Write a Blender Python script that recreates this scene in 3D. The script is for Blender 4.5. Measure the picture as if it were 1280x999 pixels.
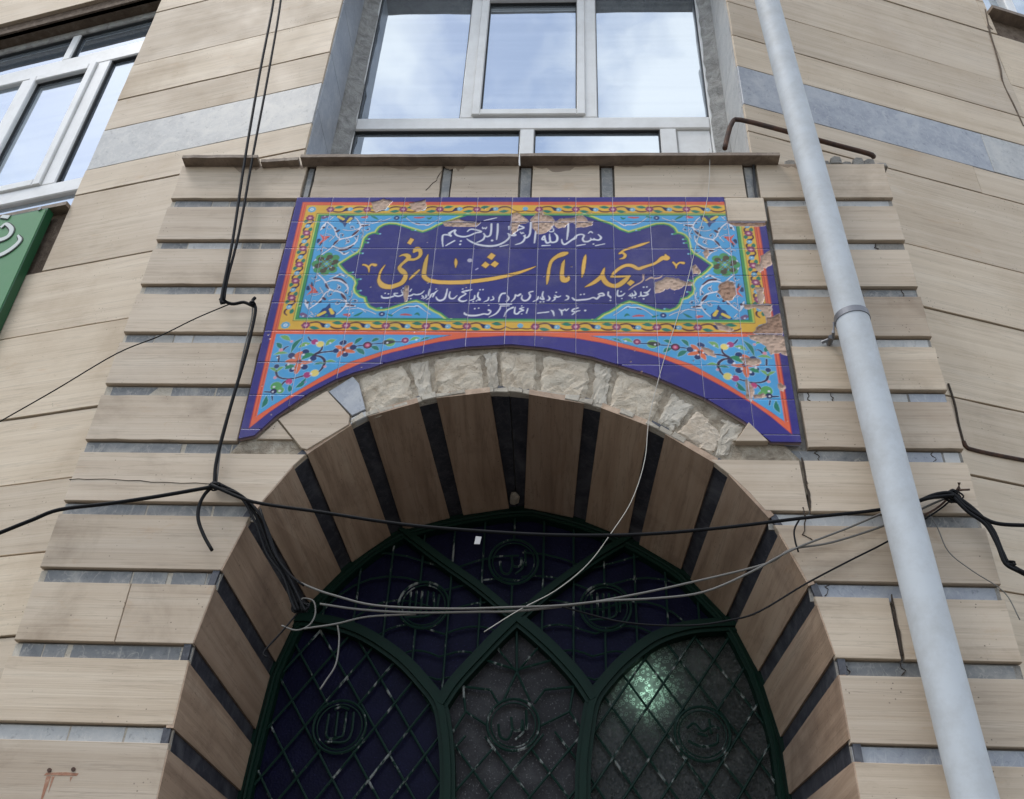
import bpy, math, random
import numpy as np
from mathutils import Matrix, Vector
random.seed(7); rng = np.random.default_rng(7)
for o in list(bpy.data.objects): bpy.data.objects.remove(o)
SC = bpy.context.scene; COL = SC.collection
# ------------------------------------------------------------------ camera
PW, PH = 1280, 999
FPX, PITCH, ROLL, YAW = 1249.977, 0.640004589, 0.0474661962, -0.0639061723
Fv = np.array([math.sin(YAW)*math.cos(PITCH), math.cos(YAW)*math.cos(PITCH), math.sin(PITCH)])
R0 = np.array([math.cos(YAW), -math.sin(YAW), 0.0]); U0 = np.cross(R0, Fv)
Rv = math.cos(ROLL)*R0 + math.sin(ROLL)*U0; Uv = -math.sin(ROLL)*R0 + math.cos(ROLL)*U0
CAM = np.array([.16, -2.84, 1.55])
cd = bpy.data.cameras.new('camera'); cam = bpy.data.objects.new('camera', cd); COL.objects.link(cam)
cd.sensor_fit = 'HORIZONTAL'; cd.sensor_width = 36; cd.lens = FPX/PW*36; cd.clip_start = .05; cd.clip_end = 5000
cam.matrix_world = Matrix(((Rv[0], Uv[0], -Fv[0], CAM[0]), (Rv[1], Uv[1], -Fv[1], CAM[1]), (Rv[2], Uv[2], -Fv[2], CAM[2]), (0, 0, 0, 1)))
SC.camera = cam
# ------------------------------------------------------------------ daylight
SUN_EL, SUN_AZ = math.radians(62), math.radians(238)      # azimuth from +Y clockwise
W = bpy.data.worlds.new('World'); SC.world = W; W.use_nodes = True
nt = W.node_tree; nt.nodes.clear()
def wn(t, **k):
    n = nt.nodes.new(t)
    for a, b in k.items(): setattr(n, a, b)
    return n
wo = wn('ShaderNodeOutputWorld'); bg = wn('ShaderNodeBackground')
sky = wn('ShaderNodeTexSky', sky_type='NISHITA', sun_disc=False, sun_elevation=SUN_EL, sun_rotation=SUN_AZ)
sky.air_density = 1.2; sky.dust_density = 1.0
tc = wn('ShaderNodeTexCoord'); mp = wn('ShaderNodeMapping'); mp.inputs['Scale'].default_value = (1, 1, 1.6); mp.inputs['Location'].default_value = (0.1, 1.75, 0.2)
nz = wn('ShaderNodeTexNoise'); nz.inputs['Scale'].default_value = 3.4; nz.inputs['Detail'].default_value = 9; nz.inputs['Roughness'].default_value = .56
rp = wn('ShaderNodeValToRGB'); rp.color_ramp.elements[0].position = .45; rp.color_ramp.elements[1].position = .58
rp.color_ramp.elements[0].color = (.14, .14, .14, 1); rp.color_ramp.elements[1].color = (1, 1, 1, 1)
mx = wn('ShaderNodeMix', data_type='RGBA'); mx.inputs['B'].default_value = (7.2, 7.45, 7.8, 1)
nt.links.new(tc.outputs['Generated'], mp.inputs['Vector']); nt.links.new(mp.outputs['Vector'], nz.inputs['Vector'])
nt.links.new(nz.outputs['Fac'], rp.inputs['Fac']); nt.links.new(rp.outputs['Color'], mx.inputs['Factor'])
nt.links.new(sky.outputs['Color'], mx.inputs['A']); nt.links.new(mx.outputs['Result'], bg.inputs['Color'])
bg.inputs['Strength'].default_value = .12; nt.links.new(bg.outputs['Background'], wo.inputs['Surface'])
sd = bpy.data.lights.new('sun', 'SUN'); sun = bpy.data.objects.new('sun', sd); COL.objects.link(sun)
sd.energy = .9; sd.angle = math.radians(20); sd.color = (1, .965, .91)
sv = Vector((math.sin(SUN_AZ)*math.cos(SUN_EL), math.cos(SUN_AZ)*math.cos(SUN_EL), math.sin(SUN_EL)))
sun.rotation_euler = (-sv).to_track_quat('-Z', 'Y').to_euler()
SC.view_settings.view_transform = 'Standard'; SC.view_settings.look = 'None'; SC.view_settings.exposure = 0.85; SC.view_settings.gamma = 1
SC.render.engine = 'CYCLES'; SC.render.resolution_x = 1024; SC.render.resolution_y = 799
# ------------------------------------------------------------------ measuring helpers: survey points of the photograph onto real planes
def ray(px, py):
    return Fv*FPX + Rv*(px-PW/2) - Uv*(py-PH/2)
def at(px, py, Y=0.0):
    d = ray(px, py); t = (Y-CAM[1])/d[1]; q = CAM + d*t
    return float(q[0]), float(q[2])
def at3(px, py, Y=0.0):
    x, z = at(px, py, Y); return Vector((x, Y, z))
TH_L, TH_R = math.radians(-13.327), math.radians(17.788)
class Plane:                                              # a vertical wall plane with its own frame: u along, z up, v outwards is -Y local
    def __init__(s, org, th): s.o = np.array([org[0], org[1], 0.0]); s.th = th; s.d = np.array([math.cos(th), math.sin(th), 0]); s.n = np.array([math.sin(th), -math.cos(th), 0])
    def at(s, px, py, depth=0.0):                         # depth > 0: behind the wall face
        r = ray(px, py); o = s.o - s.n*depth
        t = ((o-CAM)@s.n)/(r@s.n); q = CAM + r*t
        return float((q-s.o)@s.d), float(q[2])
YE = .12
xl, _ = at(405, 93, YE); xr, _ = at(921.5, 81, YE)
PL = Plane((xl, YE), TH_L); PR = Plane((xr, YE), TH_R)
# ------------------------------------------------------------------ materials
MATS = {}
def mat(name, col, rough=.6, metal=0, build=None, spec=.5):
    m = bpy.data.materials.new(name); m.use_nodes = True; n = m.node_tree; b = n.nodes['Principled BSDF']
    b.inputs['Base Color'].default_value = (*col, 1); b.inputs['Roughness'].default_value = rough; b.inputs['Metallic'].default_value = metal
    b.inputs['Specular IOR Level'].default_value = spec
    if build: build(n, b)
    MATS[name] = m; return m
def nd(n, t, ins=None, **k):
    x = n.nodes.new(t)
    for a, b in k.items(): setattr(x, a, b)
    for a, b in (ins or {}).items(): x.inputs[a].default_value = b
    return x
def noise(n, vec, scale, detail=4, rough=.55, dist=0):
    x = nd(n, 'ShaderNodeTexNoise', {'Scale': scale, 'Detail': detail, 'Roughness': rough, 'Distortion': dist}); n.links.new(vec, x.inputs['Vector']); return x.outputs['Fac']
def ramp(n, fac, stops):
    x = nd(n, 'ShaderNodeValToRGB'); e = x.color_ramp.elements
    while len(e) < len(stops): e.new(.5)
    for a, (p, c) in zip(e, stops): a.position = p; a.color = (*c, 1) if len(c) == 3 else c
    n.links.new(fac, x.inputs['Fac']); return x.outputs['Color']
def mixc(n, fac, a, b, mode='MIX'):
    x = nd(n, 'ShaderNodeMix', data_type='RGBA', blend_type=mode)
    for s, v in (('Factor', fac), ('A', a), ('B', b)):
        if isinstance(v, (int, float)): x.inputs[s].default_value = v
        elif isinstance(v, tuple): x.inputs[s].default_value = (*v, 1)
        else: n.links.new(v, x.inputs[s])
    return x.outputs['Result']
def coords(n, scale=(1, 1, 1), rnd=True):
    tcn = nd(n, 'ShaderNodeTexCoord'); m = nd(n, 'ShaderNodeMapping'); m.inputs['Scale'].default_value = scale
    n.links.new(tcn.outputs['Object'], m.inputs['Vector'])
    if rnd:
        oi = nd(n, 'ShaderNodeObjectInfo'); mu = nd(n, 'ShaderNodeMath', operation='MULTIPLY'); mu.inputs[1].default_value = 37.0
        n.links.new(oi.outputs['Random'], mu.inputs[0]); cb = nd(n, 'ShaderNodeCombineXYZ')
        for i in range(3): n.links.new(mu.outputs[0], cb.inputs[i])
        n.links.new(cb.outputs[0], m.inputs['Location'])
    return m.outputs['Vector']
def bump(n, b, h, strength=.3, dist=.01):
    x = nd(n, 'ShaderNodeBump', {'Strength': strength, 'Distance': dist}); n.links.new(h, x.inputs['Height']); n.links.new(x.outputs['Normal'], b.inputs['Normal'])
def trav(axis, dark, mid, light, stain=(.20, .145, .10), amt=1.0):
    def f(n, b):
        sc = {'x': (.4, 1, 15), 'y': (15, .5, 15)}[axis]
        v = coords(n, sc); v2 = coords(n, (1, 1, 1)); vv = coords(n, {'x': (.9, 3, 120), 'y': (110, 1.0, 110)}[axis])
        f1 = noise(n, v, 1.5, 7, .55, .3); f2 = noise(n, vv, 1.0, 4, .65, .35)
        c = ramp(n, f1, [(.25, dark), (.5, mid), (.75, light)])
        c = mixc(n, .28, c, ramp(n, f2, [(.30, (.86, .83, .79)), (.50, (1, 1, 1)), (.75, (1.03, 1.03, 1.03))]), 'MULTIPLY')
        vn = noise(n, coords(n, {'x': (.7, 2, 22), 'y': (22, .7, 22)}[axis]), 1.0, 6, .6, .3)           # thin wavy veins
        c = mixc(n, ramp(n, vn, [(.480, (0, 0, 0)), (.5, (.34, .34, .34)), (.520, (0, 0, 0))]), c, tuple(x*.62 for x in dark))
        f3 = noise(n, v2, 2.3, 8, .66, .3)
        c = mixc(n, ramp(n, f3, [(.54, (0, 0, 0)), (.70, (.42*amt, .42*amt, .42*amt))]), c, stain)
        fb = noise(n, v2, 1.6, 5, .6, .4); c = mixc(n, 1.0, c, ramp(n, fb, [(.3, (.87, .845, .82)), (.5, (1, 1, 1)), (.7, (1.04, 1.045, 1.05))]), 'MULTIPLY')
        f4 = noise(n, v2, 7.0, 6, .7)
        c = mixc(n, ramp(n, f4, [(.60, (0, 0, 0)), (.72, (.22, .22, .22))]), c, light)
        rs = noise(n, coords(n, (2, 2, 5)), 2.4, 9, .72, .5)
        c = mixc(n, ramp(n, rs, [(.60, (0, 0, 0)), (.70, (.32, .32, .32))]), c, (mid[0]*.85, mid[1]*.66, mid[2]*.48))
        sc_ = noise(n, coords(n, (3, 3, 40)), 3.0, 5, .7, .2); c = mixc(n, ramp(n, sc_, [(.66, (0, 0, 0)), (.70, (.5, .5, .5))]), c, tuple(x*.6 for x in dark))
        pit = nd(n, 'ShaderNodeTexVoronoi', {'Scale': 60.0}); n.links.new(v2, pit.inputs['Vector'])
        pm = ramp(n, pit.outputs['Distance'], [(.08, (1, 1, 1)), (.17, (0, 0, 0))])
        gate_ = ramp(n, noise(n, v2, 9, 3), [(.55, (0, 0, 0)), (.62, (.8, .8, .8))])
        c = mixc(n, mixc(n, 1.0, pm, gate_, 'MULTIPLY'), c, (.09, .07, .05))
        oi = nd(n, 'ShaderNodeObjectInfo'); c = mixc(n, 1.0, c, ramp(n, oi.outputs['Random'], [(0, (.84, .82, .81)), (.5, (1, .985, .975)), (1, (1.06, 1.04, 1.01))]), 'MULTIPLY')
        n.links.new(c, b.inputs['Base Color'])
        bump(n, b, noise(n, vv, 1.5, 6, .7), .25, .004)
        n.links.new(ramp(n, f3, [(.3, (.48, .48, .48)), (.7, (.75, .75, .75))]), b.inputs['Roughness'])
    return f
def marble(c0, c1, c2, spec=.5):
    def f(n, b):
        v = coords(n, (1, 1, 1)); a = noise(n, v, 5, 8, .6, 1.2); g = noise(n, v, 38, 6, .7, .4)
        c = ramp(n, a, [(.3, c0), (.52, c1), (.72, c2)])
        c = mixc(n, ramp(n, g, [(.52, (0, 0, 0)), (.66, (.55, .55, .55))]), c, c2)
        c = mixc(n, ramp(n, g, [(.32, (.6, .6, .6)), (.42, (0, 0, 0))]), c, tuple(x*.55 for x in c0))
        wv = nd(n, 'ShaderNodeTexNoise', {'Scale': 9.0, 'Detail': 3, 'Distortion': 2.5}); n.links.new(coords(n, (1, 1, .45)), wv.inputs['Vector'])
        c = mixc(n, ramp(n, wv.outputs['Fac'], [(.487, (0, 0, 0)), (.5, (.7, .7, .7)), (.513, (0, 0, 0))]), c, c2)
        n.links.new(c, b.inputs['Base Color']); bump(n, b, g, .3, .003)
    return f
def rough_stone(c0, c1, c2, sc=1.0, st=.8):
    def f(n, b):
        v = coords(n); a = noise(n, v, 9*sc, 9, .68, .6); g = noise(n, v, 60*sc, 6, .7)
        c = ramp(n, a, [(.28, c0), (.5, c1), (.7, c2)])
        c = mixc(n, ramp(n, g, [(.3, (.7, .7, .7)), (.42, (0, 0, 0))]), c, tuple(x*.6 for x in c0))
        n.links.new(c, b.inputs['Base Color'])
        h = mixc(n, .35, a, g); bump(n, b, h, st, .02)
    return f
M_TRAV = mat('travertine', (.4, .33, .26), .6, 0, trav('x', (.475, .38, .28), (.56, .46, .35), (.63, .535, .42)), .35)
M_WALL = mat('travertine_wall', (.4, .33, .26), .6, 0, trav('x', (.51, .415, .305), (.58, .48, .36), (.635, .54, .42), (.38, .285, .195), .7), .35)
M_SOFF = mat('travertine_soffit_shaded', (.4, .33, .26), .6, 0, trav('y', (.31, .215, .15), (.46, .33, .235), (.53, .405, .30), (.16, .105, .075), 1.2), .35)  # same travertine as the portal; its shade is put into darker, browner colours
M_GREY = mat('grey_marble', (.25, .26, .27), .55, 0, marble((.12, .125, .13), (.20, .20, .195), (.36, .34, .30)))
M_GREYB = mat('blue_grey_marble', (.3, .31, .33), .42, 0, marble((.26, .275, .31), (.32, .335, .365), (.43, .435, .44)))
M_PALEB = mat('pale_marble', (.45, .44, .42), .5, 0, marble((.36, .355, .345), (.43, .425, .41), (.53, .51, .47)))
M_DARK = mat('dark_marble', (.035, .035, .042), .5, 0, marble((.022, .022, .028), (.045, .045, .055), (.11, .11, .12)))
M_MORT = mat('mortar', (.3, .28, .25), .9, 0, rough_stone((.16, .145, .13), (.27, .25, .22), (.37, .345, .31)))
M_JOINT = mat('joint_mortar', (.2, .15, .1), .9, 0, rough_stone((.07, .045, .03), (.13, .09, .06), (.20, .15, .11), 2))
M_ROUGH = mat('rough_limestone', (.45, .4, .33), .9, 0, rough_stone((.34, .265, .185), (.54, .46, .355), (.64, .57, .46), 1.6, .9))
M_PLAST = mat('old_plaster', (.4, .36, .3), .9, 0, rough_stone((.30, .255, .20), (.47, .415, .335), (.57, .52, .44), 1, .5))
M_RUBBLE = mat('crumbly_mortar', (.3, .25, .2), .95, 0, rough_stone((.16, .12, .08), (.36, .30, .225), (.52, .455, .36), 2.5, 1))
M_TANR = mat('broken_tan_stone', (.5, .4, .3), .9, 0, rough_stone((.36, .28, .20), (.53, .44, .34), (.62, .54, .44), 1.2, .7))
def tile_build(n, b):
    a = nd(n, 'ShaderNodeAttribute', attribute_name='Glaze'); v = coords(n, (1, 1, 1), False)
    g = noise(n, v, 14, 6, .7); dirt = ramp(n, g, [(.35, (.86, .85, .84)), (.6, (1, 1, 1))])
    c = mixc(n, .7, a.outputs['Color'], dirt, 'MULTIPLY'); c = mixc(n, ramp(n, noise(n, v, 5, 8, .7), [(.50, (0, 0, 0)), (.8, (.20, .20, .20))]), c, (.42, .38, .34))
    c = mixc(n, 1.0, c, (.80, .78, .80), 'MULTIPLY'); n.links.new(c, b.inputs['Base Color'])
    r = nd(n, 'ShaderNodeMapRange', {'From Min': 0, 'From Max': 1, 'To Min': .9, 'To Max': .2}); n.links.new(a.outputs['Alpha'], r.inputs['Value']); n.links.new(r.outputs[0], b.inputs['Roughness'])
    bump(n, b, noise(n, v, 30, 4, .6), .12, .003)
M_TILE = mat('glazed_tile', (.1, .1, .4), .25, 0, tile_build, .35)
M_BISC = mat('tile_body', (.62, .5, .42), .85, 0, rough_stone((.42, .31, .24), (.56, .45, .37), (.66, .56, .48), 2))
M_GROUT = mat('tile_grout', (.55, .52, .62), .9)
def dusty(c, d, amt=.35, sc=12):
    def f(n, b):
        v = coords(n, (1, 1, 1), False); x = mixc(n, ramp(n, noise(n, v, sc, 8, .7), [(.42, (0, 0, 0)), (.72, (amt,)*3)]), c, d); n.links.new(x, b.inputs['Base Color'])
        bump(n, b, noise(n, v, sc*5, 4), .15, .002)
    return f
M_UPVC = mat('white_upvc', (.62, .61, .58), .35, 0, dusty((.80, .79, .765), (.45, .42, .37), .35, 6))
M_FOAM = mat('window_putty', (.3, .29, .26), .9, 0, rough_stone((.17, .16, .145), (.33, .32, .30), (.45, .44, .41), 2))
M_SEAL = mat('black_gasket', (.02, .02, .02), .6)
def glass_build(n, b):
    out = n.nodes['Material Output']; n.nodes.remove(b); v = coords(n, (1, 1, 1), False)
    gl = nd(n, 'ShaderNodeBsdfGlossy', {'Roughness': .02, 'Color': (.66, .72, .77, 1)}); df = nd(n, 'ShaderNodeBsdfDiffuse')
    st = nd(n, 'ShaderNodeTexNoise', {'Scale': 1.0, 'Detail': 2.0}); n.links.new(coords(n, (.25, 1, 9), False), st.inputs['Vector'])    # blind-like reflected lines and pale wash put into the diffuse colour
    n.links.new(ramp(n, st.outputs['Fac'], [(.35, (.20, .23, .26)), (.48, (.36, .39, .42)), (.56, (.24, .27, .30)), (.7, (.40, .43, .46))]), df.inputs['Color'])
    bp = nd(n, 'ShaderNodeBump', {'Strength': .12, 'Distance': .02}); n.links.new(noise(n, v, 1.6, 2), bp.inputs['Height']); n.links.new(bp.outputs[0], gl.inputs['Normal'])
    ms = nd(n, 'ShaderNodeMixShader', {'Fac': .70}); n.links.new(df.outputs[0], ms.inputs[1]); n.links.new(gl.outputs[0], ms.inputs[2]); n.links.new(ms.outputs[0], out.inputs['Surface'])
M_GLASS = mat('window_glass', (.5, .6, .7), .05, 0, glass_build)
M_PVC = mat('grey_pvc', (.42, .455, .49), .6, 0, dusty((.50, .525, .545), (.34, .335, .32), .65, 6))
M_CLAMP = mat('clamp_steel', (.2, .2, .21), .45, .6)
M_CABLE = mat('black_cable', (.008, .008, .009), .6, spec=.15)
M_CABLEW = mat('weathered_cable', (.15, .14, .125), .65)
M_RUST = mat('rusty_steel', (.09, .05, .035), .8, .2, dusty((.055, .035, .028), (.16, .07, .035), .8, 20))
def drips(n, b):
    v = coords(n, (1, 1, .55), False); g = noise(n, v, 26, 4, .6)
    c = mixc(n, ramp(n, g, [(.58, (0, 0, 0)), (.66, (.85, .85, .85))]), (.007, .028, .020), (.30, .31, .29)); n.links.new(c, b.inputs['Base Color'])
M_RSTAIN = mat('rust_stained_stone', (.35, .16, .09), .8, 0, rough_stone((.25, .09, .045), (.36, .18, .11), (.50, .38, .27), 3, .2))
def stain_build(n, b):
    trav('x', (.27, .205, .15), (.35, .275, .21), (.42, .34, .265))(n, b)
M_STAIN = mat('water_stained_stone', (.3, .24, .18), .8, 0, stain_build, .3)
M_GATE = mat('green_painted_steel', (.012, .07, .045), .5, 0, dusty((.003, .021, .0125), (.008, .016, .012), .4, 14), .18)
M_GATED = mat('dark_green_bars', (.012, .04, .03), .55, 0, drips, .2)
def paneb(c, c2, sp):
    def f(n, b):
        v = coords(n, (1, 1, 1), False); vo = nd(n, 'ShaderNodeTexVoronoi', {'Scale': sp}); n.links.new(v, vo.inputs['Vector'])
        x = mixc(n, ramp(n, noise(n, v, 6, 8, .75), [(.45, (0, 0, 0)), (.75, (.8, .8, .8))]), c, c2)
        spk = noise(n, v, 150, 2, .5); x = mixc(n, ramp(n, spk, [(.62, (0, 0, 0)), (.76, (.4, .4, .4))]), x, tuple(min(1, q*4+.015) for q in c2))
        n.links.new(x, b.inputs['Base Color']); bump(n, b, vo.outputs['Distance'], .35, .003)
    return f
M_PB = mat('blue_pebbled_glass', (.02, .02, .07), .5, 0, paneb((.003, .003, .019), (.008, .008, .036), 110), .12)
M_PG = mat('grey_pebbled_glass', (.04, .04, .045), .5, 0, paneb((.030, .028, .030), (.085, .082, .082), 110), .15)
def clear_build(n, b):
    paneb((.030, .031, .029), (.10, .10, .092), 70)(n, b);     out = n.nodes['Material Output']; tr = nd(n, 'ShaderNodeBsdfTranslucent', {'Color': (.75, .85, .8, 1)})
    vo = nd(n, 'ShaderNodeTexVoronoi', {'Scale': 75.0}); n.links.new(coords(n, (1, 1, 1), False), vo.inputs['Vector'])
    rr = ramp(n, vo.outputs['Distance'], [(.20, (.10, .10, .10)), (.36, (.55, .55, .55)), (.5, (.12, .12, .12))])
    ms = nd(n, 'ShaderNodeMixShader'); n.links.new(rr, ms.inputs[0]); n.links.new(b.outputs[0], ms.inputs[1]); n.links.new(tr.outputs[0], ms.inputs[2]); n.links.new(ms.outputs[0], out.inputs['Surface'])
M_PC = mat('clear_pebbled_glass', (.05, .05, .05), .4, 0, clear_build, .2)
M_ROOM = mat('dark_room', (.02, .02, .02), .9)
def lamp_build(n, b): b.inputs['Emission Color'].default_value = (.72, 1, .84, 1); b.inputs['Emission Strength'].default_value = 9
M_LAMP = mat('lamp_glow', (.8, .8, .8), .5, 0, lamp_build)
M_SGREEN = mat('green_sign_paint', (.05, .20, .05), .4, 0, dusty((.055, .20, .06), (.10, .22, .10), .5, 4))
M_SEDGE = mat('dark_green_sign_edge', (.012, .08, .03), .4)
M_WPAINT = mat('white_letter', (.58, .60, .57), .55)
M_GSHADE = mat('letter_shadow', (.02, .035, .02), .6)
M_SILL = mat('brown_stone_sill', (.2, .16, .13), .65, 0, rough_stone((.12, .085, .06), (.22, .165, .12), (.33, .265, .20), 1, .3))
M_GROUND = mat('asphalt', (.07, .07, .07), .9, 0, rough_stone((.05, .05, .05), (.075, .073, .07), (.11, .105, .10), .3, .4))
M_PAVE = mat('pavement', (.2, .19, .18), .85, 0, rough_stone((.08, .077, .072), (.11, .105, .10), (.15, .145, .135), .5, .3))
M_TAPE = mat('paper_tag', (.45, .43, .42), .8)
# ------------------------------------------------------------------ mesh helpers
def link(name, me, m, parent=None, kind=None):
    o = bpy.data.objects.new(name, me); COL.objects.link(o)
    if m: me.materials.append(m)
    if parent: o.parent = parent
    if kind: o['kind'] = kind
    return o
def mesh(vs, fs, smooth=False):
    me = bpy.data.meshes.new('m'); me.from_pydata([tuple(map(float, v)) for v in vs], [], fs); me.update()
    if smooth: me.polygons.foreach_set('use_smooth', [len(f) <= 4 for f in fs])
    return me
def thing(name, label, cat, loc=(0, 0, 0), rz=0, group=None):
    o = bpy.data.objects.new(name, None); COL.objects.link(o); o.empty_display_size = .1
    o.location = loc; o.rotation_euler = (0, 0, rz); return tag(o, label, cat, group)
def tag(o, label, cat, group=None):
    o['label'] = label; o['category'] = cat
    if group: o['group'] = group
    return o
def prism_data(poly, yf, yb, ch=.0025, tilt=0.0):
    """polygon in (x, z), front at y=yf, back at y=yb, front edges chamfered"""
    P = [np.array(p, float) for p in poly]; n = len(P)
    A = sum(P[i][0]*P[(i+1) % n][1]-P[(i+1) % n][0]*P[i][1] for i in range(n))
    if A < 0: P = P[::-1]
    ins = []
    for i in range(n):
        a, b, c = P[i-1], P[i], P[(i+1) % n]
        d1 = (b-a)/(np.linalg.norm(b-a)+1e-9); d2 = (c-b)/(np.linalg.norm(c-b)+1e-9)
        n1 = np.array([-d1[1], d1[0]]); n2 = np.array([-d2[1], d2[0]]); m = n1+n2; m = m/max(.5, (m@m))*1.0*2
        ins.append(b+m*ch*.7)
    tx, tz = random.uniform(-tilt, tilt), random.uniform(-tilt, tilt); cx = sum(p[0] for p in P)/n; cz = sum(p[1] for p in P)/n
    yo = lambda p: tx*(p[0]-cx)+tz*(p[1]-cz)
    vs = [(p[0], yf+yo(p), p[1]) for p in ins]+[(p[0], yf+ch+yo(p), p[1]) for p in P]+[(p[0], yb, p[1]) for p in P]
    fs = [list(range(n))]
    for i in range(n):
        j = (i+1) % n; fs += [[n+i, n+j, j, i], [2*n+i, 2*n+j, n+j, n+i]]
    return vs, fs
def slab(name, poly, m, parent, yf=0.0, th=.02, ch=.0025, tilt=.002, label=None):
    o = link(name, mesh(*prism_data(poly, yf, yf+th, ch, tilt)), m, parent)
    if label: o['label'] = label
    return o
def rect(x0, x1, z0, z1, j=0.0):
    r = lambda: random.uniform(-j, j)
    return [(x0+r(), z0+r()), (x1+r(), z0+r()), (x1+r(), z1+r()), (x0+r(), z1+r())]
def chipped(x0, x1, z0, z1, amp=.003, step=.05):
    """rectangle with slightly worn edges"""
    pts = []
    def edge(a, b):
        L = math.hypot(b[0]-a[0], b[1]-a[1]); k = max(1, int(L/step))
        for i in range(k):
            t = i/k; w = 0 if i == 0 else random.uniform(0, amp)*(random.random() < .35)
            nx, nz_ = -(b[1]-a[1])/L, (b[0]-a[0])/L
            pts.append((a[0]+(b[0]-a[0])*t+nx*w, a[1]+(b[1]-a[1])*t+nz_*w))
    c = [(x0, z0), (x1, z0), (x1, z1), (x0, z1)]
    for i in range(4): edge(c[i], c[(i+1) % 4])
    return pts
class MB:
    def __init__(s): s.v = []; s.f = []
    def add(s, vs, fs):
        k = len(s.v); s.v += [tuple(map(float, v)) for v in vs]; s.f += [[i+k for i in f] for f in fs]; return s
    def box(s, x0, x1, y0, y1, z0, z1):
        return s.add([(x, y, z) for x in (x0, x1) for y in (y0, y1) for z in (z0, z1)], [[0, 1, 3, 2], [4, 6, 7, 5], [0, 4, 5, 1], [2, 3, 7, 6], [0, 2, 6, 4], [1, 5, 7, 3]])
    def prism(s, poly, yf, yb, ch=.002): return s.add(*prism_data(poly, yf, yb, ch))
    def build(s, name, m, parent=None, smooth=False, kind=None): return link(name, mesh(s.v, s.f, smooth), m, parent, kind)
def smooth_path(P, k=5):
    P = [np.array(p, float) for p in P]
    if len(P) < 3: return P
    Q = [2*P[0]-P[1]]+P+[2*P[-1]-P[-2]]; out = []
    for i in range(1, len(Q)-2):
        a, b, c, d = Q[i-1:i+3]
        for j in range(k):
            t = j/k; out.append(.5*((2*b)+(-a+c)*t+(2*a-5*b+4*c-d)*t*t+(-a+3*b-3*c+d)*t**3))
    out.append(P[-1]); return out
def tube_data(P, r, n=6, sm=4):
    P = smooth_path(P, sm) if sm > 1 else [np.array(p, float) for p in P]
    vs, fs = [], []; up = np.array([.13, -.9, .4])
    for i, p in enumerate(P):
        d = P[min(i+1, len(P)-1)]-P[max(i-1, 0)]; d = d/(np.linalg.norm(d)+1e-9)
        a = np.cross(d, up); a /= np.linalg.norm(a)+1e-9; b = np.cross(d, a)
        rr = r[i] if hasattr(r, '__len__') else r
        vs += [p+rr*(math.cos(2*math.pi*j/n)*a+math.sin(2*math.pi*j/n)*b) for j in range(n)]
    for i in range(len(P)-1):
        for j in range(n): k = (j+1) % n; fs.append([i*n+j, i*n+k, (i+1)*n+k, (i+1)*n+j])
    fs += [list(range(n))[::-1], [(len(P)-1)*n+j for j in range(n)]]
    return vs, fs
def ribbon_data(path, yf, yb):
    """path of (x, z, width): flat stroke with thickness"""
    P = smooth_path(path, 5); n = len(P); L, R_ = [], []
    for i, p in enumerate(P):
        d = (P[min(i+1, n-1)]-P[max(i-1, 0)])[:2]; d = d/(np.linalg.norm(d)+1e-9); nn = np.array([-d[1], d[0]])
        w = max(.0005, p[2]/2); L.append(p[:2]+nn*w); R_.append(p[:2]-nn*w)
    vs = [(q[0], yf, q[1]) for q in L]+[(q[0], yf, q[1]) for q in R_]+[(q[0], yb, q[1]) for q in L]+[(q[0], yb, q[1]) for q in R_]; fs = []
    for i in range(n-1):
        fs += [[i, i+1, n+i+1, n+i], [2*n+i, 2*n+i+1, i+1, i], [n+i, n+i+1, 3*n+i+1, 3*n+i]]
    fs += [[0, n, 3*n, 2*n], [n-1, 3*n-1, 4*n-1, 2*n-1]]
    return vs, fs
# ------------------------------------------------------------------ ground
g = link('road', mesh([(-60, -80, -.12), (60, -80, -.12), (60, -3.6, -.12), (-60, -3.6, -.12)], [[0, 1, 2, 3]]), M_GROUND, None, 'structure')
p = MB().box(-60, 60, -3.6, 4, -.3, 0).build('pavement', M_PAVE, None, False, 'structure')
# ------------------------------------------------------------------ arch profile
fr_px = [(196, 999), (217, 904), (241, 805), (277, 712), (314, 643), (370, 578.5), (385, 566), (420, 541), (457, 521), (500, 508), (543, 497.5), (585, 491), (626, 488.5), (678, 494), (718, 501), (755, 510), (787, 521), (816, 534), (858, 556), (894, 578.6), (927, 606), (955, 636), (998, 706), (1016, 741), (1044, 819.5), (1063, 927), (1075, 999)]
in_px = [(300, 995), (318, 920), (339, 841), (372, 770), (422.6, 719), (457, 690), (494.6, 667), (535, 655), (575.6, 646), (633, 637), (667, 636), (715, 648), (760, 663), (805, 685), (850, 712), (907, 771), (921, 789), (950, 845), (975, 920), (987, 999)]
DEP = .75; CZ = 2.7
def sparam(x, z):
    if z >= CZ: return math.atan2(x, z-CZ)*.96
    return math.copysign(math.pi/2*.96+(CZ-z), x)
def table(px, Y):
    rows = sorted((sparam(*at(a, b, Y)), *at(a, b, Y)) for a, b in px); return np.array(rows)
TF, TI = table(fr_px, 0), table(in_px, DEP)
SE = math.pi/2*.96
def prof(T, s):
    if s < T[0, 0]: return (T[0, 1], T[0, 2]-(T[0, 0]-s))
    if s > T[-1, 0]: return (T[-1, 1], T[-1, 2]-(s-T[-1, 0]))
    return (float(np.interp(s, T[:, 0], T[:, 1])), float(np.interp(s, T[:, 0], T[:, 2])))
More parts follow.
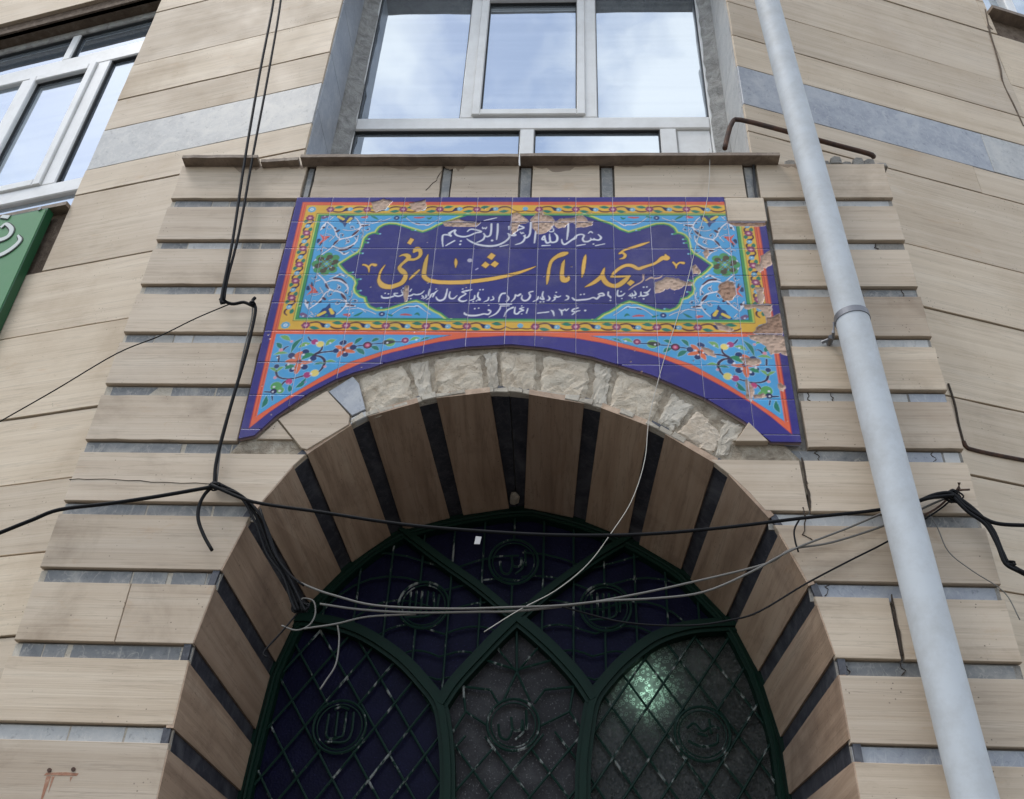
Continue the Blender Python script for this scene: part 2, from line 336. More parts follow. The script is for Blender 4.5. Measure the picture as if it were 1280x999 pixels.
# ------------------------------------------------------------------ PORTAL
XL, XR = -1.515, 1.503
ztop = at(640, 206)[1]
PITCHZ = (at(1118, 246)[1]-at(1279, 826)[1])/8; ZB = [at(1118, 246)[1]-.004-PITCHZ*k for k in range(0, 21)]
TANH = PITCHZ*.79
portal = thing('arched_portal', 'striped travertine and grey marble portal around the arched doorway', 'portal')
# masonry core with the arch opening, built as strips round the opening
mb = MB(); S = np.linspace(-SE-2.7, SE+2.7, 90); fp = [prof(TF, s) for s in S]
out = []
for s, (x, z) in zip(S, fp):
    if abs(s) <= SE*.5: out.append((XL+(XR-XL)*(s/SE+.5), ztop))
    elif abs(s) <= SE: out.append((math.copysign(XR-.004, s), CZ+(ztop-CZ)*(SE-abs(s))/(SE*.5)))
    else: out.append((math.copysign(XR-.004, s), max(0, CZ-(abs(s)-SE))))
n = len(S); yb = .022
mb.add([(a, yb, max(b, 0)) for a, b in fp]+[(a, yb, b) for a, b in out], [[i, i+1, n+i+1, n+i] for i in range(n-1)])
ip = [prof(TI, s) for s in S]
def outw(p, w):
    v = np.array([p[0], max(p[1]-2.6, 0)]); v = v/(np.linalg.norm(v)+1e-9); return (p[0]+v[0]*w, p[1]+v[1]*w)
mb.add([(outw(q, .022)[0], yb+.001, max(outw(q, .022)[1], 0)) for q in fp]+[(outw(q, .022)[0], DEP, max(outw(q, .022)[1], 0)) for q in ip], [[i, n+i, n+i+1, i+1] for i in range(n-1)])
mb.box(XL-.004+.008, XL+.05, yb+.001, 1.2, 0, ztop); mb.box(XR-.05, XR-.006, yb+.001, 1.2, 0, ztop); mb.box(XL+.06, XR-.06, .3, .4, ztop-.35, ztop-.01)
mb.build('masonry_core', M_MORT, portal)
SGX = .9665; SGT = at(640, 249.5)[1]; SGB = ZB[5]
def arch_x(z, side):                                       # x of the front arch edge at height z
    s = np.linspace(0, SE+2.6, 600); pts = [prof(TF, side*a) for a in s]
    zz = np.array([q[1] for q in pts]); xx = np.array([q[0] for q in pts]); i = np.argsort(zz); return float(np.interp(z, zz[i], xx[i]))
def clip_slab(side, z0, z1, xo, m, name='stone_slab', yf=0, th=.022, gap=.004):
    zs = np.linspace(z1, z0, 5); edge = [(arch_x(z, side)-(-1)*side*.0+side*gap*.2, z) for z in zs]
    poly = [(xo, z0), (xo, z1)]+edge if side < 0 else [(xo, z0), (xo, z1)]+edge
    return slab(name, poly, m, portal, yf, th)
GAP = .004
for k in range(0, 19):
    zb = ZB[k]; zt = zb+TANH
    if zb < 0: break
    if k == 0:
        zt = ztop
        xs = lambda a, b, y=227: (at(a, y)[0]+.001, at(b, y)[0]-.001)
        for a, b in ((0, 380), (391, 551), (564, 648.5), (665, 750), (768, 931)):
            x0, x1 = xs(a, b)
            if a == 0: x0 = XL
            slab('stone_slab', chipped(x0, x1, zb, zt), M_TRAV, portal, 0, .022)
        for a, b in ((552, 563), (650, 664), (751.5, 766.5), (932.5, 943.5), (382, 389)):
            x0, x1 = xs(a, b); slab('grey_insert', rect(x0, x1, zb+.004, zt-.012), M_GREY, portal, .008, .014)
        slab('stone_slab', chipped(xs(948, 950)[0], XR, zb, zt), M_TRAV, portal, 0, .022)
    elif k <= 5:
        slab('stone_slab', chipped(XL, -SGX-.008, zb, zt), M_TRAV, portal, 0, .022)
        slab('stone_slab', chipped(SGX+.022, XR, zb, zt), M_TRAV, portal, random.uniform(-.003, .001), .024)
    elif k == 6:
        xj = at(1006, 600)[0]
        clip_slab(-1, zb, zt, XL, M_TRAV); slab('stone_slab', chipped(xj+.006, XR, zb, zt), M_TRAV, portal, 0, .022)
        zs = np.linspace(zt, zb, 4); slab('stone_slab', [(arch_x(z, 1)+.001, z) for z in zs]+[(xj-.002+.0, zb), (xj-.008, zt)], M_TRAV, portal, 0, .022)
    elif k == 8:
        xj, xj2 = at(155, 760)[0], at(1120, 780)[0]
        slab('stone_slab', rect(XL, xj-.001, zb, zt), M_TRAV, portal, 0, .022); clip_slab(-1, zb, zt, xj+.001, M_TRAV)
        clip_slab(1, zb, zt, xj2-.005, M_TRAV); slab('stone_slab', rect(xj2+.006, XR, zb, zt), M_TRAV, portal, .001, .022)
    else:
        clip_slab(-1, zb, zt, XL, M_TRAV); clip_slab(1, zb, zt, XR, M_TRAV)
    # the recessed grey band below this course: short marble pieces bedded in pale mortar
    g1, g0 = zb-.0055, zb-(PITCHZ-TANH)-.010
    for side in (-1, 1):
        if k <= 4: a, b = (XL+.004, -SGX-.012) if side < 0 else (SGX+.024, XR-.004)
        else:
            e = arch_x(zb-.02, side); a, b = (XL+.004, e-.002) if side < 0 else (e+.002, XR-.004)
            if k == 5: a, b = (XL+.004, at(366, 557)[0]) if side < 0 else (at(895, 566)[0], XR-.004)
        MB().box(a-.002, b, .0155, .021, g0, g1-.0005).build('band_mortar', M_PLAST if side < 0 else M_MORT, portal)
        x = a+random.uniform(0, .03)
        while x < b-.03:
            w = random.choice((.07, .11, .16, .22, .28, .34) if side < 0 else (.24, .36, .5)); x1 = min(x+w, b-random.uniform(.0, .02))
            if side < 0: mm = random.choice((M_GREY, M_GREY, M_GREY, M_PALEB))
            else: mm = random.choice((M_GREYB, M_PALEB, M_GREYB, M_GREY))
            slab('grey_slab', rect(x, x1, g0+random.uniform(0, .004), g1, .0008), mm, portal, .0125+random.uniform(0, .003), .012, .0015)
            x = x1+random.choice((.003, .004, .006, .016 if side < 0 else .004))
def crack(px, w=.004, y=-.0018, par=None, name='crack'):
    P = [at(*q) for q in px]; Q = []
    for a, b in zip(P[:-1], P[1:]):
        for t in np.linspace(0, 1, 5)[:-1]: Q.append((a[0]+(b[0]-a[0])*t+random.uniform(-.003, .003), a[1]+(b[1]-a[1])*t+random.uniform(-.003, .003), w*random.uniform(.4, 1.3)))
    Q.append((*P[-1], .001)); MB().add(*ribbon_data_lin(Q, y, .004)).build(name, M_CRACK, portal)
def ribbon_data_lin(P, yf, yb):
    global smooth_path
    sp = smooth_path; smooth_path = lambda q, k=5: [np.array(x, float) for x in q]
    r_ = ribbon_data(P, yf, yb); smooth_path = sp; return r_
M_CRACK = mat('crack_shadow', (.05, .035, .025), .95)
crack([(1100, 446), (1120, 444), (1140, 449), (1173, 447)], .005); crack([(1125, 522), (1150, 526), (1175, 523), (1193, 527)], .004); crack([(1065, 518), (1080, 521), (1120, 520)], .003)
crack([(1003, 572), (1006, 600), (1010, 612), (1013, 634)], .007); crack([(1003, 634), (1008, 650), (1004, 668), (1016, 676)], .004); crack([(1114, 744), (1121, 780), (1128, 820)], .007)
crack([(88, 599), (130, 598), (190, 603), (262, 605)], .0014); crack([(532, 238), (545, 226), (552, 214)], .003)
for k, xs__ in ((1, (1050, 1100)), (2, (1082, 1095, 1138)), (4, (1010, 1020, 1045, 1052)), (5, (1030, 1062, 1100, 1160, 1180)), (6, (1002,)), (7, (1040, 1062, 1200)), (8, (1060, 1130, 1145)), (9, (1145, 1150, 1262))):
    for x_ in xs__:
        X_ = at(x_, 246+74*k)[0]; z_ = ZB[k]-.006; Q = []
        for i in range(6): Q.append((X_+random.uniform(-.010, .010), z_-i*.0075, random.uniform(.0006, .0028)))
        if random.random() < .4: MB().add(*ribbon_data_lin(Q, .0112, .0145)).build('crack', M_CRACK, portal)
# coping / sill on top of the portal
cz = at(640, 196, -.05)[1]
def coping(a, b, y0, dz=0, tilt=0):
    poly = [(a, y0), (b, y0)]; m_ = MB()
    n_ = 14; xs_ = np.linspace(a, b, n_); 
    fy = [y0+random.uniform(-.0015, .0015) for _ in xs_]
    vs, fs = [], []
    for i, x in enumerate(xs_):
        z = cz+dz+tilt*(x-a); vs += [(x, fy[i], z), (x, fy[i]-.0, z+.018), (x, .5, z+.018), (x, .5, z)]
    for i in range(n_-1):
        for j in range(4): fs.append([4*i+j, 4*(i+1)+j, 4*(i+1)+(j+1) % 4, 4*i+(j+1) % 4])
    fs += [[0, 1, 2, 3], [4*n_-1, 4*n_-2, 4*n_-3, 4*n_-4]]
    return m_.add(vs, fs).build('coping_slab', M_SILL, portal)
coping(at(228, 195, -.05)[0], at(322, 195, -.05)[0], -.05); coping(at(326, 195, -.05)[0], at(372, 195, -.05)[0], -.035, -.012, .09)
coping(at(376, 194, -.05)[0], at(648, 194, -.05)[0], -.05, .001); coping(at(650, 194, -.05)[0], at(975, 194, -.05)[0], -.052, .002, 0)
bd = MB(); zc = ztop
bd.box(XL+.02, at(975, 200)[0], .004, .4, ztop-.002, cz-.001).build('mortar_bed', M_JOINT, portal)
for i in range(9):                                                 # broken bed beyond the coping's right end
    x0 = at(980, 200)[0]+i*.048; bb = MB(); h = random.uniform(.02, .05)
    bb.prism([(x0, ztop), (x0+.05, ztop), (x0+.046, ztop+h), (x0+.02, ztop+h*1.1), (x0+.004, ztop+h*.8)], random.uniform(-.005, .02), .3, .004).build('mortar_lump', M_MORT, portal)
for x0_, w_, h_ in ((-1.30, .16, .05), (-1.05, .10, .03), (-.62, .26, .035), (-.36, .10, .055), (.02, .24, .05), (.33, .18, .02), (1.05, .2, .03)):
    n_ = 12; top = [(x0_+w_*i/n_, ztop-.0015) for i in range(n_+1)]; bot = [(x0_+w_*i/n_+random.uniform(-.003, .003), ztop-.004-h_*(.25+.75*random.random())*math.sin(math.pi*(i+.5)/(n_+1))) for i in range(n_, -1, -1)]
    slab('water_stain', top+bot, M_STAIN, portal, -.0004, .001, .0001, 0)
# small wedge slabs under the sign's tips
slab('wedge_slab', [at(321, 549), at(346.5, 526), at(366, 549.5)], M_TRAV, portal, -.001, .02)
slab('wedge_slab', [at(919, 555.5), at(935, 531.6), at(959.5, 555.5)], M_TRAV, portal, -.02, .035)
slab('voussoir', [at(348, 525), at(409, 489.5), at(437.5, 521), at(436, 532), at(384, 563), at(377, 561.5), at(368, 550)], M_TRAV, portal, -.006, .03)
slab('voussoir', [at(411, 490), at(441, 471), at(449, 480), at(457, 512), at(440, 520)], M_GREYB, portal, -.003, .024)
slab('voussoir', [at(439, 523), at(457, 514), at(458, 521), at(438, 531)], M_PALEB, portal, -.002, .024)
def rough_block(q, name, m, y=.004, amp=.012, nn=10, seed=0):
    q = [np.array(p) for p in q]; r_ = np.random.default_rng(seed); f = r_.normal(size=(nn+1, nn+1)); 
    for _ in range(1): f = (.8*f+np.roll(f, 1, 0)+np.roll(f, 1, 1)+np.roll(f, -1, 0))/2.2
    vs, fs = [], []
    for i in range(nn+1):
        for j in range(nn+1):
            u, v = i/nn, j/nn; p_ = q[0]*(1-u)*(1-v)+q[1]*u*(1-v)+q[2]*u*v+q[3]*(1-u)*v
            e = min(u, 1-u, v, 1-v)*nn; yy = y+amp*.5*f[i, j]+(.013 if e == 0 else (.0015 if e < 1.5 else 0))
            jx = .004*r_.normal(size=2) if 0 < e else .0015*r_.normal(size=2)
            vs.append((p_[0]+jx[0], yy, p_[1]+jx[1]))
    for i in range(nn):
        for j in range(nn): a = i*(nn+1)+j; fs.append([a, a+nn+1, a+nn+2, a+1])
    return link(name, mesh(vs, fs, False), m, portal)
blocks = [([(460, 521), (521, 503), (508, 452), (443, 470)], M_ROUGH), ([(524, 502), (542, 498), (536.5, 446.5), (510, 452)], M_PLAST),
          ([(544, 497), (608, 490), (604, 438), (539, 446)], M_ROUGH), ([(609.5, 490), (625, 488.5), (621, 437), (605, 438)], M_PLAST),
          ([(627, 488.5), (671, 493), (673, 440), (622.5, 436.5)], M_ROUGH), ([(673, 493.5), (734, 505), (741, 450), (675.5, 440.5)], M_ROUGH),
          ([(737, 505), (756, 510.5), (768, 457), (743, 450)], M_PLAST), ([(758, 511), (815, 533), (836, 485), (771, 458)], M_ROUGH),
          ([(820, 527), (840, 541), (870, 506), (840, 487)], M_PLAST), ([(843, 540), (890, 572), (908, 545), (872, 507)], M_TANR),
          ([(892, 574), (908, 573), (934, 532), (903, 516)], M_PLAST)]
for i, (q, m) in enumerate(blocks): rough_block([at(*p) for p in q], 'rough_block', m, .001, .0042, 10, i+3)
MB().add(*ribbon_data([(*at(941, 192), .008), (*at(944, 240), .010), (*at(951, 262), .012), (*at(962, 330), .012), (*at(976, 420), .011), (*at(998, 553), .010)], -.0022, .0)).build('settlement_crack', M_SEAL, portal)
# plaster lip following the arch edge and the backing of the ring
mb = MB()
for s0, s1 in zip(np.linspace(-.62, .60, 26)[:-1], np.linspace(-.62, .60, 26)[1:]):
    a, b = np.array(prof(TF, s0)), np.array(prof(TF, s1)); c = np.array([0, 2.75]); w0, w1 = random.uniform(.012, .03), random.uniform(.012, .03)
    a2 = a+(a-c)/np.linalg.norm(a-c)*w0; b2 = b+(b-c)/np.linalg.norm(b-c)*w1
    mb.prism([a, b, b2, a2], random.uniform(-.004, .004), .03, .003)
mb.build('plaster_lip', M_PLAST, portal)
mb = MB(); ss = np.linspace(-.95, .97, 40)
for s0, s1 in zip(ss[:-1], ss[1:]):
    a, b = np.array(prof(TF, s0)), np.array(prof(TF, s1)); c = np.array([0, 2.75]); a2 = a+(a-c)/np.linalg.norm(a-c)*.23; b2 = b+(b-c)/np.linalg.norm(b-c)*.23
    mb.add([(a[0], .008, a[1]), (b[0], .008, b[1]), (b2[0], .008, b2[1]), (a2[0], .008, a2[1])], [[0, 1, 2, 3]])
mb.build('ring_backing', M_RUBBLE, portal)
# soffit of the arch: flat travertine slabs between dark marble strips
stripes = [((222.6, 923.6), (283, 999)), ((243, 816), (313, 922)), ((276, 725), (337, 836)), ((318, 648), (374, 757)), ((378, 578), (430, 706)), ((451, 528), (493, 660)), ((536, 506), (570, 643)),
           ((613, 492), (637, 637)), ((661, 494), (655, 636)), ((740, 509), (725, 648)), ((820, 540), (797, 668)), ((897, 590), (860, 716)), ((957, 663), (915, 777)), ((1008, 745), (954, 848)), ((1043, 831), (981, 932)), ((1066, 938), (1010, 1005))]
SB = []
for i, (a, b) in enumerate(stripes):
    sf, si = sparam(*at(*a)), sparam(*at(*b, DEP))
    SB.append([sf, si])
SB.sort(); L0 = []                                           # boundaries: (front s, inner s) pairs for strips
hw = .030
key = sorted(sorted(range(len(SB)), key=lambda i: abs(SB[i][0]))[:2])
strips, k = [], 0
while k < len(SB):
    if k == key[0]: strips.append(((SB[k][0], SB[k+1][0]), (SB[k][1], SB[k+1][1]))); k += 2; continue
    sf, si = SB[k]; strips.append(((sf-hw, sf+hw), (si-hw*.9, si+hw*.9))); k += 1
step = .30
lo, hi = strips[0], strips[-1]
for j in range(1, 9):
    strips.insert(0, ((lo[0][0]-PITCHZ*j, lo[0][1]-PITCHZ*j), (lo[1][0]-PITCHZ*j, lo[1][1]-PITCHZ*j))); strips.append(((hi[0][0]+PITCHZ*j, hi[0][1]+PITCHZ*j), (hi[1][0]+PITCHZ*j, hi[1][1]+PITCHZ*j)))
def ruled(name, f0, f1, i0, i1, off, m, y0=.0, y1=DEP, rows=1):
    """a slab on the reveal between front parameters f0..f1 and inner parameters i0..i1, 'off' metres below the masonry"""
    c = np.array([0, 2.6]); vs = []
    def pt(T, s, y, o):
        x, z = prof(T, s); z = max(z, -.02); v = np.array([x-0, max(z-2.6, 0)]) if z > 2.6 else np.array([x, 0]); v = v/np.linalg.norm(v)
        return (x-v[0]*o, y, z-v[1]*o)
    A, B, C_, D_ = pt(TF, f0, y0, off), pt(TF, f1, y0, off), pt(TI, i1, y1, off), pt(TI, i0, y1, off)
    A2, B2, C2, D2 = pt(TF, f0, y0, off-.022), pt(TF, f1, y0, off-.022), pt(TI, i1, y1, off-.022), pt(TI, i0, y1, off-.022)
    o = link(name, mesh([A, B, C_, D_, A2, B2, C2, D2], [[0, 3, 2, 1], [4, 5, 6, 7], [0, 1, 5, 4], [1, 2, 6, 5], [2, 3, 7, 6], [3, 0, 4, 7]]), m, portal); return o
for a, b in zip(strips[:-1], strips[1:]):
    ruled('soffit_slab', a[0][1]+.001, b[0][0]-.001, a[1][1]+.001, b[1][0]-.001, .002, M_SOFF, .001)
for a in strips:
    wide = (a[0][1]-a[0][0]) > .09
    if wide:
        mfx = (a[0][0]+a[0][1])/2; mix_ = (a[1][0]+a[1][1])/2
        ruled('soffit_strip', a[0][0], mfx-.002, a[1][0], mix_-.002, -.006, M_DARK, .004); ruled('soffit_strip', mfx+.002, a[0][1], mix_+.002, a[1][1], -.008, M_DARK, .004)
    else: ruled('soffit_strip', a[0][0]-.002, a[0][1]+.002, a[1][0]-.002, a[1][1]+.002, -.006, M_DARK, .004)
# plaster lump on the keystone strip
q = at3(643, 616, .68); mbl = MB(); r_ = np.random.default_rng(5)
vs = [(q.x+.022*math.cos(t)*math.sin(p_)*(1+.3*r_.normal()), .66+.05*math.cos(p_), 3.66+.012*math.sin(t)*math.sin(p_)) for p_ in np.linspace(.2, 2.9, 6) for t in np.linspace(0, 2*math.pi, 9)[:-1]]
mbl.add(vs, [[i*8+j, i*8+(j+1) % 8, (i+1)*8+(j+1) % 8, (i+1)*8+j] for i in range(5) for j in range(8)]).build('plaster_lump', M_PLAST, portal)
# rusty bolt stains on the lower left slab
for px, py in ((62, 963), (92, 962)):
    x, z = at(px, py); t = MB().add(*tube_data([(x, -.004, z), (x, .006, z)], .006, 8, 1)); t.build('bolt_hole', M_RUST, portal)
x, z = at(77, 968); slab('rust_stain', [(x-.05, z-.004), (x+.045, z-.003), (x+.048, z+.004), (x+.01, z+.006), (x-.045, z+.003)], M_RSTAIN, portal, -.0006, .002, .0003, 0)
for dx, w_, h_ in ((-.035, .007, .10), (-.022, .004, .05), (.03, .004, .02)): slab('rust_stain', [(x+dx-w_, z-.006), (x+dx+w_, z-.006), (x+dx+w_*.5, z-h_*.6), (x+dx, z-h_), (x+dx-w_*.6, z-h_*.5)], M_RSTAIN, portal, -.0005, .002, .0003, 0)
# ------------------------------------------------------------------ CERAMIC SIGN: painted design computed on a grid, then laid on every tile as a colour attribute
RES = .0016; CX0, CX1 = -.975, .975; CZ0, CZ1 = SGB-.01, SGT+.01
GW, GH = int((CX1-CX0)/RES), int((CZ1-CZ0)/RES)
IMG = np.zeros((GH, GW, 4), np.float32); IMG[..., 3] = 1
gx = CX0+(np.arange(GW)+.5)*RES; gz = CZ0+(np.arange(GH)+.5)*RES
def lin(h):
    c = [int(h[i:i+2], 16)/255 for i in (0, 2, 4)]; return [(x/12.92 if x <= .04045 else ((x+.055)/1.055)**2.4) for x in c]
NAVY, ORG, RED, YEL, GRN, LGRN, CYAN, WHT, BRN, TEAL, MAG, PNK, GOLD, DKB = map(lin, ('2c2a78', 'ee6a3e', 'b8362e', 'ecb93c', '3f9a58', 'c9d860', '52aadc', 'e9ebf0', '5a2c2c', '1e7f64', 'b03c78', 'e79aa8', 'f0bd52', '232050'))
PURP = lin('352c80'); LYEL = lin('f0dc78'); CHIP = lin('d6b8a0'); MIDG = lin('7db35f'); SKYB = lin('8cc8e6'); MAR = lin('4a2236'); NAV2 = lin('182a5e')
def window(x0, x1, z0, z1):
    i0, i1 = max(0, int((x0-CX0)/RES)-2), min(GW, int((x1-CX0)/RES)+3); j0, j1 = max(0, int((z0-CZ0)/RES)-2), min(GH, int((z1-CZ0)/RES)+3)
    return i0, i1, j0, j1
def blend(win, cov, col, a=1.0):
    i0, i1, j0, j1 = win; R_ = IMG[j0:j1, i0:i1]; c = cov[..., None]
    R_[..., :3] = R_[..., :3]*(1-c)+np.array(col[:3], np.float32)*c; R_[..., 3] = R_[..., 3]*(1-cov)+a*cov
def poly_cov(P):
    P = np.array(P, float); x0, z0 = P.min(0); x1, z1 = P.max(0); win = window(x0, x1, z0, z1); i0, i1, j0, j1 = win
    if i1 <= i0 or j1 <= j0: return None, None
    cov = np.zeros((j1-j0, i1-i0), np.float32)
    for dx, dz in ((-.25, -.25), (.25, -.25), (-.25, .25), (.25, .25)):
        X, Z = np.meshgrid(gx[i0:i1]+dx*RES, gz[j0:j1]+dz*RES); ins = np.zeros(X.shape, bool)
        for k in range(len(P)):
            (xa, za), (xb, zb_) = P[k], P[(k+1) % len(P)]
            if za == zb_: continue
            c = ((za > Z) != (zb_ > Z)) & (X < (xb-xa)*(Z-za)/(zb_-za)+xa); ins ^= c
        cov += ins*.25
    return win, cov
def fill(P, col, a=1.0):
    w, c = poly_cov(P)
    if w: blend(w, c, col, a)
def stroke(P, col, grow=0.0, a=1.0, k=4):
    """P: (x, z, width) in metres"""
    P = smooth_path(P, k) if len(P) > 2 else [np.array(p, float) for p in P]
    P = np.array(P); m = P[:, 2].max()/2+grow+RES; win = window(P[:, 0].min()-m, P[:, 0].max()+m, P[:, 1].min()-m, P[:, 1].max()+m); i0, i1, j0, j1 = win
    if i1 <= i0 or j1 <= j0: return
    X, Z = np.meshgrid(gx[i0:i1], gz[j0:j1]); D = np.full(X.shape, 9.0)
    if len(P) == 1: D = np.hypot(X-P[0, 0], Z-P[0, 1])-P[0, 2]/2
    for p0, p1 in zip(P[:-1], P[1:]):
        d = p1[:2]-p0[:2]; L = d@d+1e-12; t = np.clip(((X-p0[0])*d[0]+(Z-p0[1])*d[1])/L, 0, 1)
        D = np.minimum(D, np.hypot(X-p0[0]-t*d[0], Z-p0[1]-t*d[1])-(p0[2]+(p1[2]-p0[2])*t)/2)
    blend(win, np.clip(.5-(D-grow)/RES, 0, 1).astype(np.float32), col, a)
WS = 1/(10.667*298)                                          # width of a traced stroke, 10.667 tracing units to a pixel
def T(o, pts, k=10.667):
    r = []
    for p in pts:
        x, z = at(o[0]+p[0]/k, o[1]+p[1]/k); r.append((x, z)+((p[2]*WS*10.667/k,) if len(p) > 2 else ()))
    return r
mirx = lambda P: [(-p[0],)+tuple(p[1:]) for p in P]
ZP0 = at(640, 422.6)[1]; ZP1 = SGT; ZMID = (ZP1+at(640, 401)[1]+at(640, 272)[1]-ZP1)/2
ZMID = (at(640, 401)[1]+at(640, 272)[1])/2
mirz = lambda P: [(p[0], 2*ZMID-p[1])+tuple(p[2:]) for p in P]
def R4(x0, x1, z0, z1, col): fill([(x0, z0), (x1, z0), (x1, z1), (x0, z1)], col)
E_ = SGX+.001
R4(-E_, E_, SGB-.01, SGT+.01, PURP)
x = E_-.030
low_o = [(313, 538), (338.4, 518), (362.5, 502), (400, 481.7), (421.6, 470.8), (450.6, 457.7), (479.7, 446.9), (493.8, 443), (520, 437), (550, 430.5), (581, 425.6), (632, 422.9)]
up_o = [(322, 523), (340, 511), (362.5, 497.5), (400, 475.3), (439, 455), (479.7, 441.7), (520, 431.6), (545, 425.5), (565, 421.5)]
lo_l = [at(*q) for q in low_o]; up_l = [at(*q) for q in up_o]
zt_ = at(640, 419)[1]
PO = [(-x, lo_l[0][1]-.005)]+lo_l+mirx(lo_l)[::-1]+[(x, lo_l[0][1]-.005), (x, SGT-.030), (-x, SGT-.030)]
fill(PO, RED); x -= .0025
fill([(-x, lo_l[0][1]+.004)]+[(a+.001, b+.003) for a, b in lo_l]+mirx([(a+.001, b+.003) for a, b in lo_l])[::-1]+[(x, lo_l[0][1]+.004), (x, SGT-.0325), (-x, SGT-.0325)], ORG)
xx = x-.010; stroke([(-xx, up_l[0][1], .002), (-xx, SGT-.042, .002), (xx, SGT-.042, .002), (xx, up_l[0][1], .002)], RED, k=1)
for P in (up_l, mirx(up_l)):
    sgn = -1 if P is up_l else 1; xi = E_-.049
    Q = [(sgn*xi, P[0][1]-.012)]+P+[(P[-1][0], ZP0), (sgn*xi, ZP0)]
    fill([(a, b-.002) for a, b in Q[:-2]]+[(q[0], q[1]+.002) for q in Q[-2:]], lin('4a4a6a')); fill(Q, CYAN)
# frame bands of the inscription panel
zy0 = at(640, 417.4)[1]; R4(-E_+.049, E_-.049, zy0, SGT-.048, RED); R4(-E_+.051, E_-.051, zy0+.003, SGT-.050, YEL)
xi = E_-.102; zi1 = SGT-.100; zi0 = at(640, 405.3)[1]
R4(-xi-.002, xi+.002, zi0-.002, zi1+.002, BRN); R4(-xi, xi, zi0, zi1, LGRN); R4(-xi+.006, xi-.006, zi0+.004, zi1-.004, GRN)
R4(-xi+.018, xi-.018, zi0+.014, zi1-.012, lin('205c50')); xq = xi-.021; zq1 = zi1-.014; zq0 = zi0+.016; R4(-xq, xq, zq0, zq1, CYAN)
# cyan field ornament: one quarter traced, mirrored to the other three
orn = []
OC = (360, 245)
def o_s(pts, col, grow=0, o=OC): orn.append(('s', T(o, pts), col, grow))
def o_p(pts, col, o=OC): orn.append(('p', T(o, pts), col, 0))
WH = WHT
for pts in ([(350, 950, 22), (372, 890, 20), (450, 820, 20), (560, 745, 22), (610, 700, 28), (680, 625, 40), (760, 600, 26), (850, 580, 34), (910, 530, 56), (960, 470, 36), (975, 430, 22), (940, 360, 20), (900, 320, 14)],
            [(530, 380, 18), (600, 440, 26), (640, 500, 30), (660, 570, 22), (700, 605, 18)], [(570, 350, 12), (620, 312, 12)], [(440, 490, 14), (480, 440, 56), (520, 385, 14)],
            [(600, 700, 14), (700, 735, 40), (800, 725, 60), (880, 680, 40), (930, 620, 16), (945, 560, 14)], [(640, 752, 12), (700, 775, 20), (760, 810, 40), (820, 780, 16)], [(740, 482, 12), (800, 495, 14), (870, 492, 14), (940, 470, 14)],
            [(960, 470, 14), (1000, 435, 50), (1090, 420, 30)], [(470, 715, 20), (520, 735, 20)], [(1000, 380, 12), (1150, 395, 14), (1250, 350, 12)], [(560, 640, 10), (600, 600, 12), (640, 560, 10)],
            [(780, 610, 12), (800, 650, 12), (770, 680, 10)], [(900, 590, 14), (930, 640, 12)], [(420, 900, 10), (440, 840, 12), (480, 800, 10)], [(990, 480, 12), (1010, 540, 12), (980, 600, 10)]): o_s(pts, WH)
for pts in ([(865, 562, 16), (905, 530, 30), (945, 495, 18)], [(615, 690, 12), (640, 655, 26), (680, 622, 12)], [(700, 755, 30), (790, 745, 26), (880, 690, 12)], [(635, 460, 22), (650, 475, 14)], [(660, 510, 30), (685, 495, 30)],
            [(485, 455, 30)], [(1005, 436, 16), (1075, 424, 14)], [(935, 400, 18)], [(918, 577, 22)], [(755, 795, 22)], [(470, 712, 14)], [(790, 618, 10)], [(665, 672, 12)]): o_s(pts, MAR)
o_p([(430, 535), (480, 570), (575, 568), (500, 632), (395, 690), (470, 610)], lin('dc6450')); o_s([(420, 620, 50), (405, 650, 30)], NAV2); o_s([(490, 600, 20)], MAG)
o_p([(640, 290), (895, 290), (885, 345), (800, 395), (765, 455), (735, 400), (700, 385), (690, 355)], lin('1c3f78')); o_s([(680, 310, 40), (745, 345, 40)], lin('e8c84e')); o_s([(800, 380, 36), (845, 335, 46)], lin('e8c84e')); o_s([(780, 310, 36)], TEAL)
o_s([(480, 320, 60), (520, 305, 60)], lin('7a5a80')); o_s([(500, 300, 22)], WH)
o_s([(990, 320, 24), (1050, 315, 50)], lin('cc5a58')); o_s([(1055, 330, 20)], WH); o_s([(1120, 305, 14), (1160, 320, 36), (1210, 350, 12)], TEAL)
O1 = (450, 270)
o_s([(170, 135, 12), (330, 95, 14), (420, 62, 14)], WH, 0, O1); o_s([(495, 62, 78)], lin('1c3f78'), 0, O1); o_s([(495, 62, 22)], WH, 0, O1); o_s([(560, 60, 20), (620, 45, 30)], TEAL, 0, O1)
o_s([(620, 60, 12), (700, 120, 14), (780, 150, 22), (860, 150, 22), (910, 160, 24), (1000, 110, 12), (1090, 60, 10)], WH, 0, O1); o_s([(750, 130, 18), (800, 138, 14)], BRN, 0, O1); o_s([(905, 140, 18)], BRN, 0, O1)
o_s([(730, 55, 20), (790, 58, 34), (860, 50, 18)], lin('cc5a58'), 0, O1); o_s([(900, 60, 14), (930, 70, 34), (960, 50, 14)], TEAL, 0, O1); o_s([(15, 150, 40), (110, 150, 24)], WH, 0, O1); o_s([(30, 165, 18), (110, 155, 14)], MAR, 0, O1)
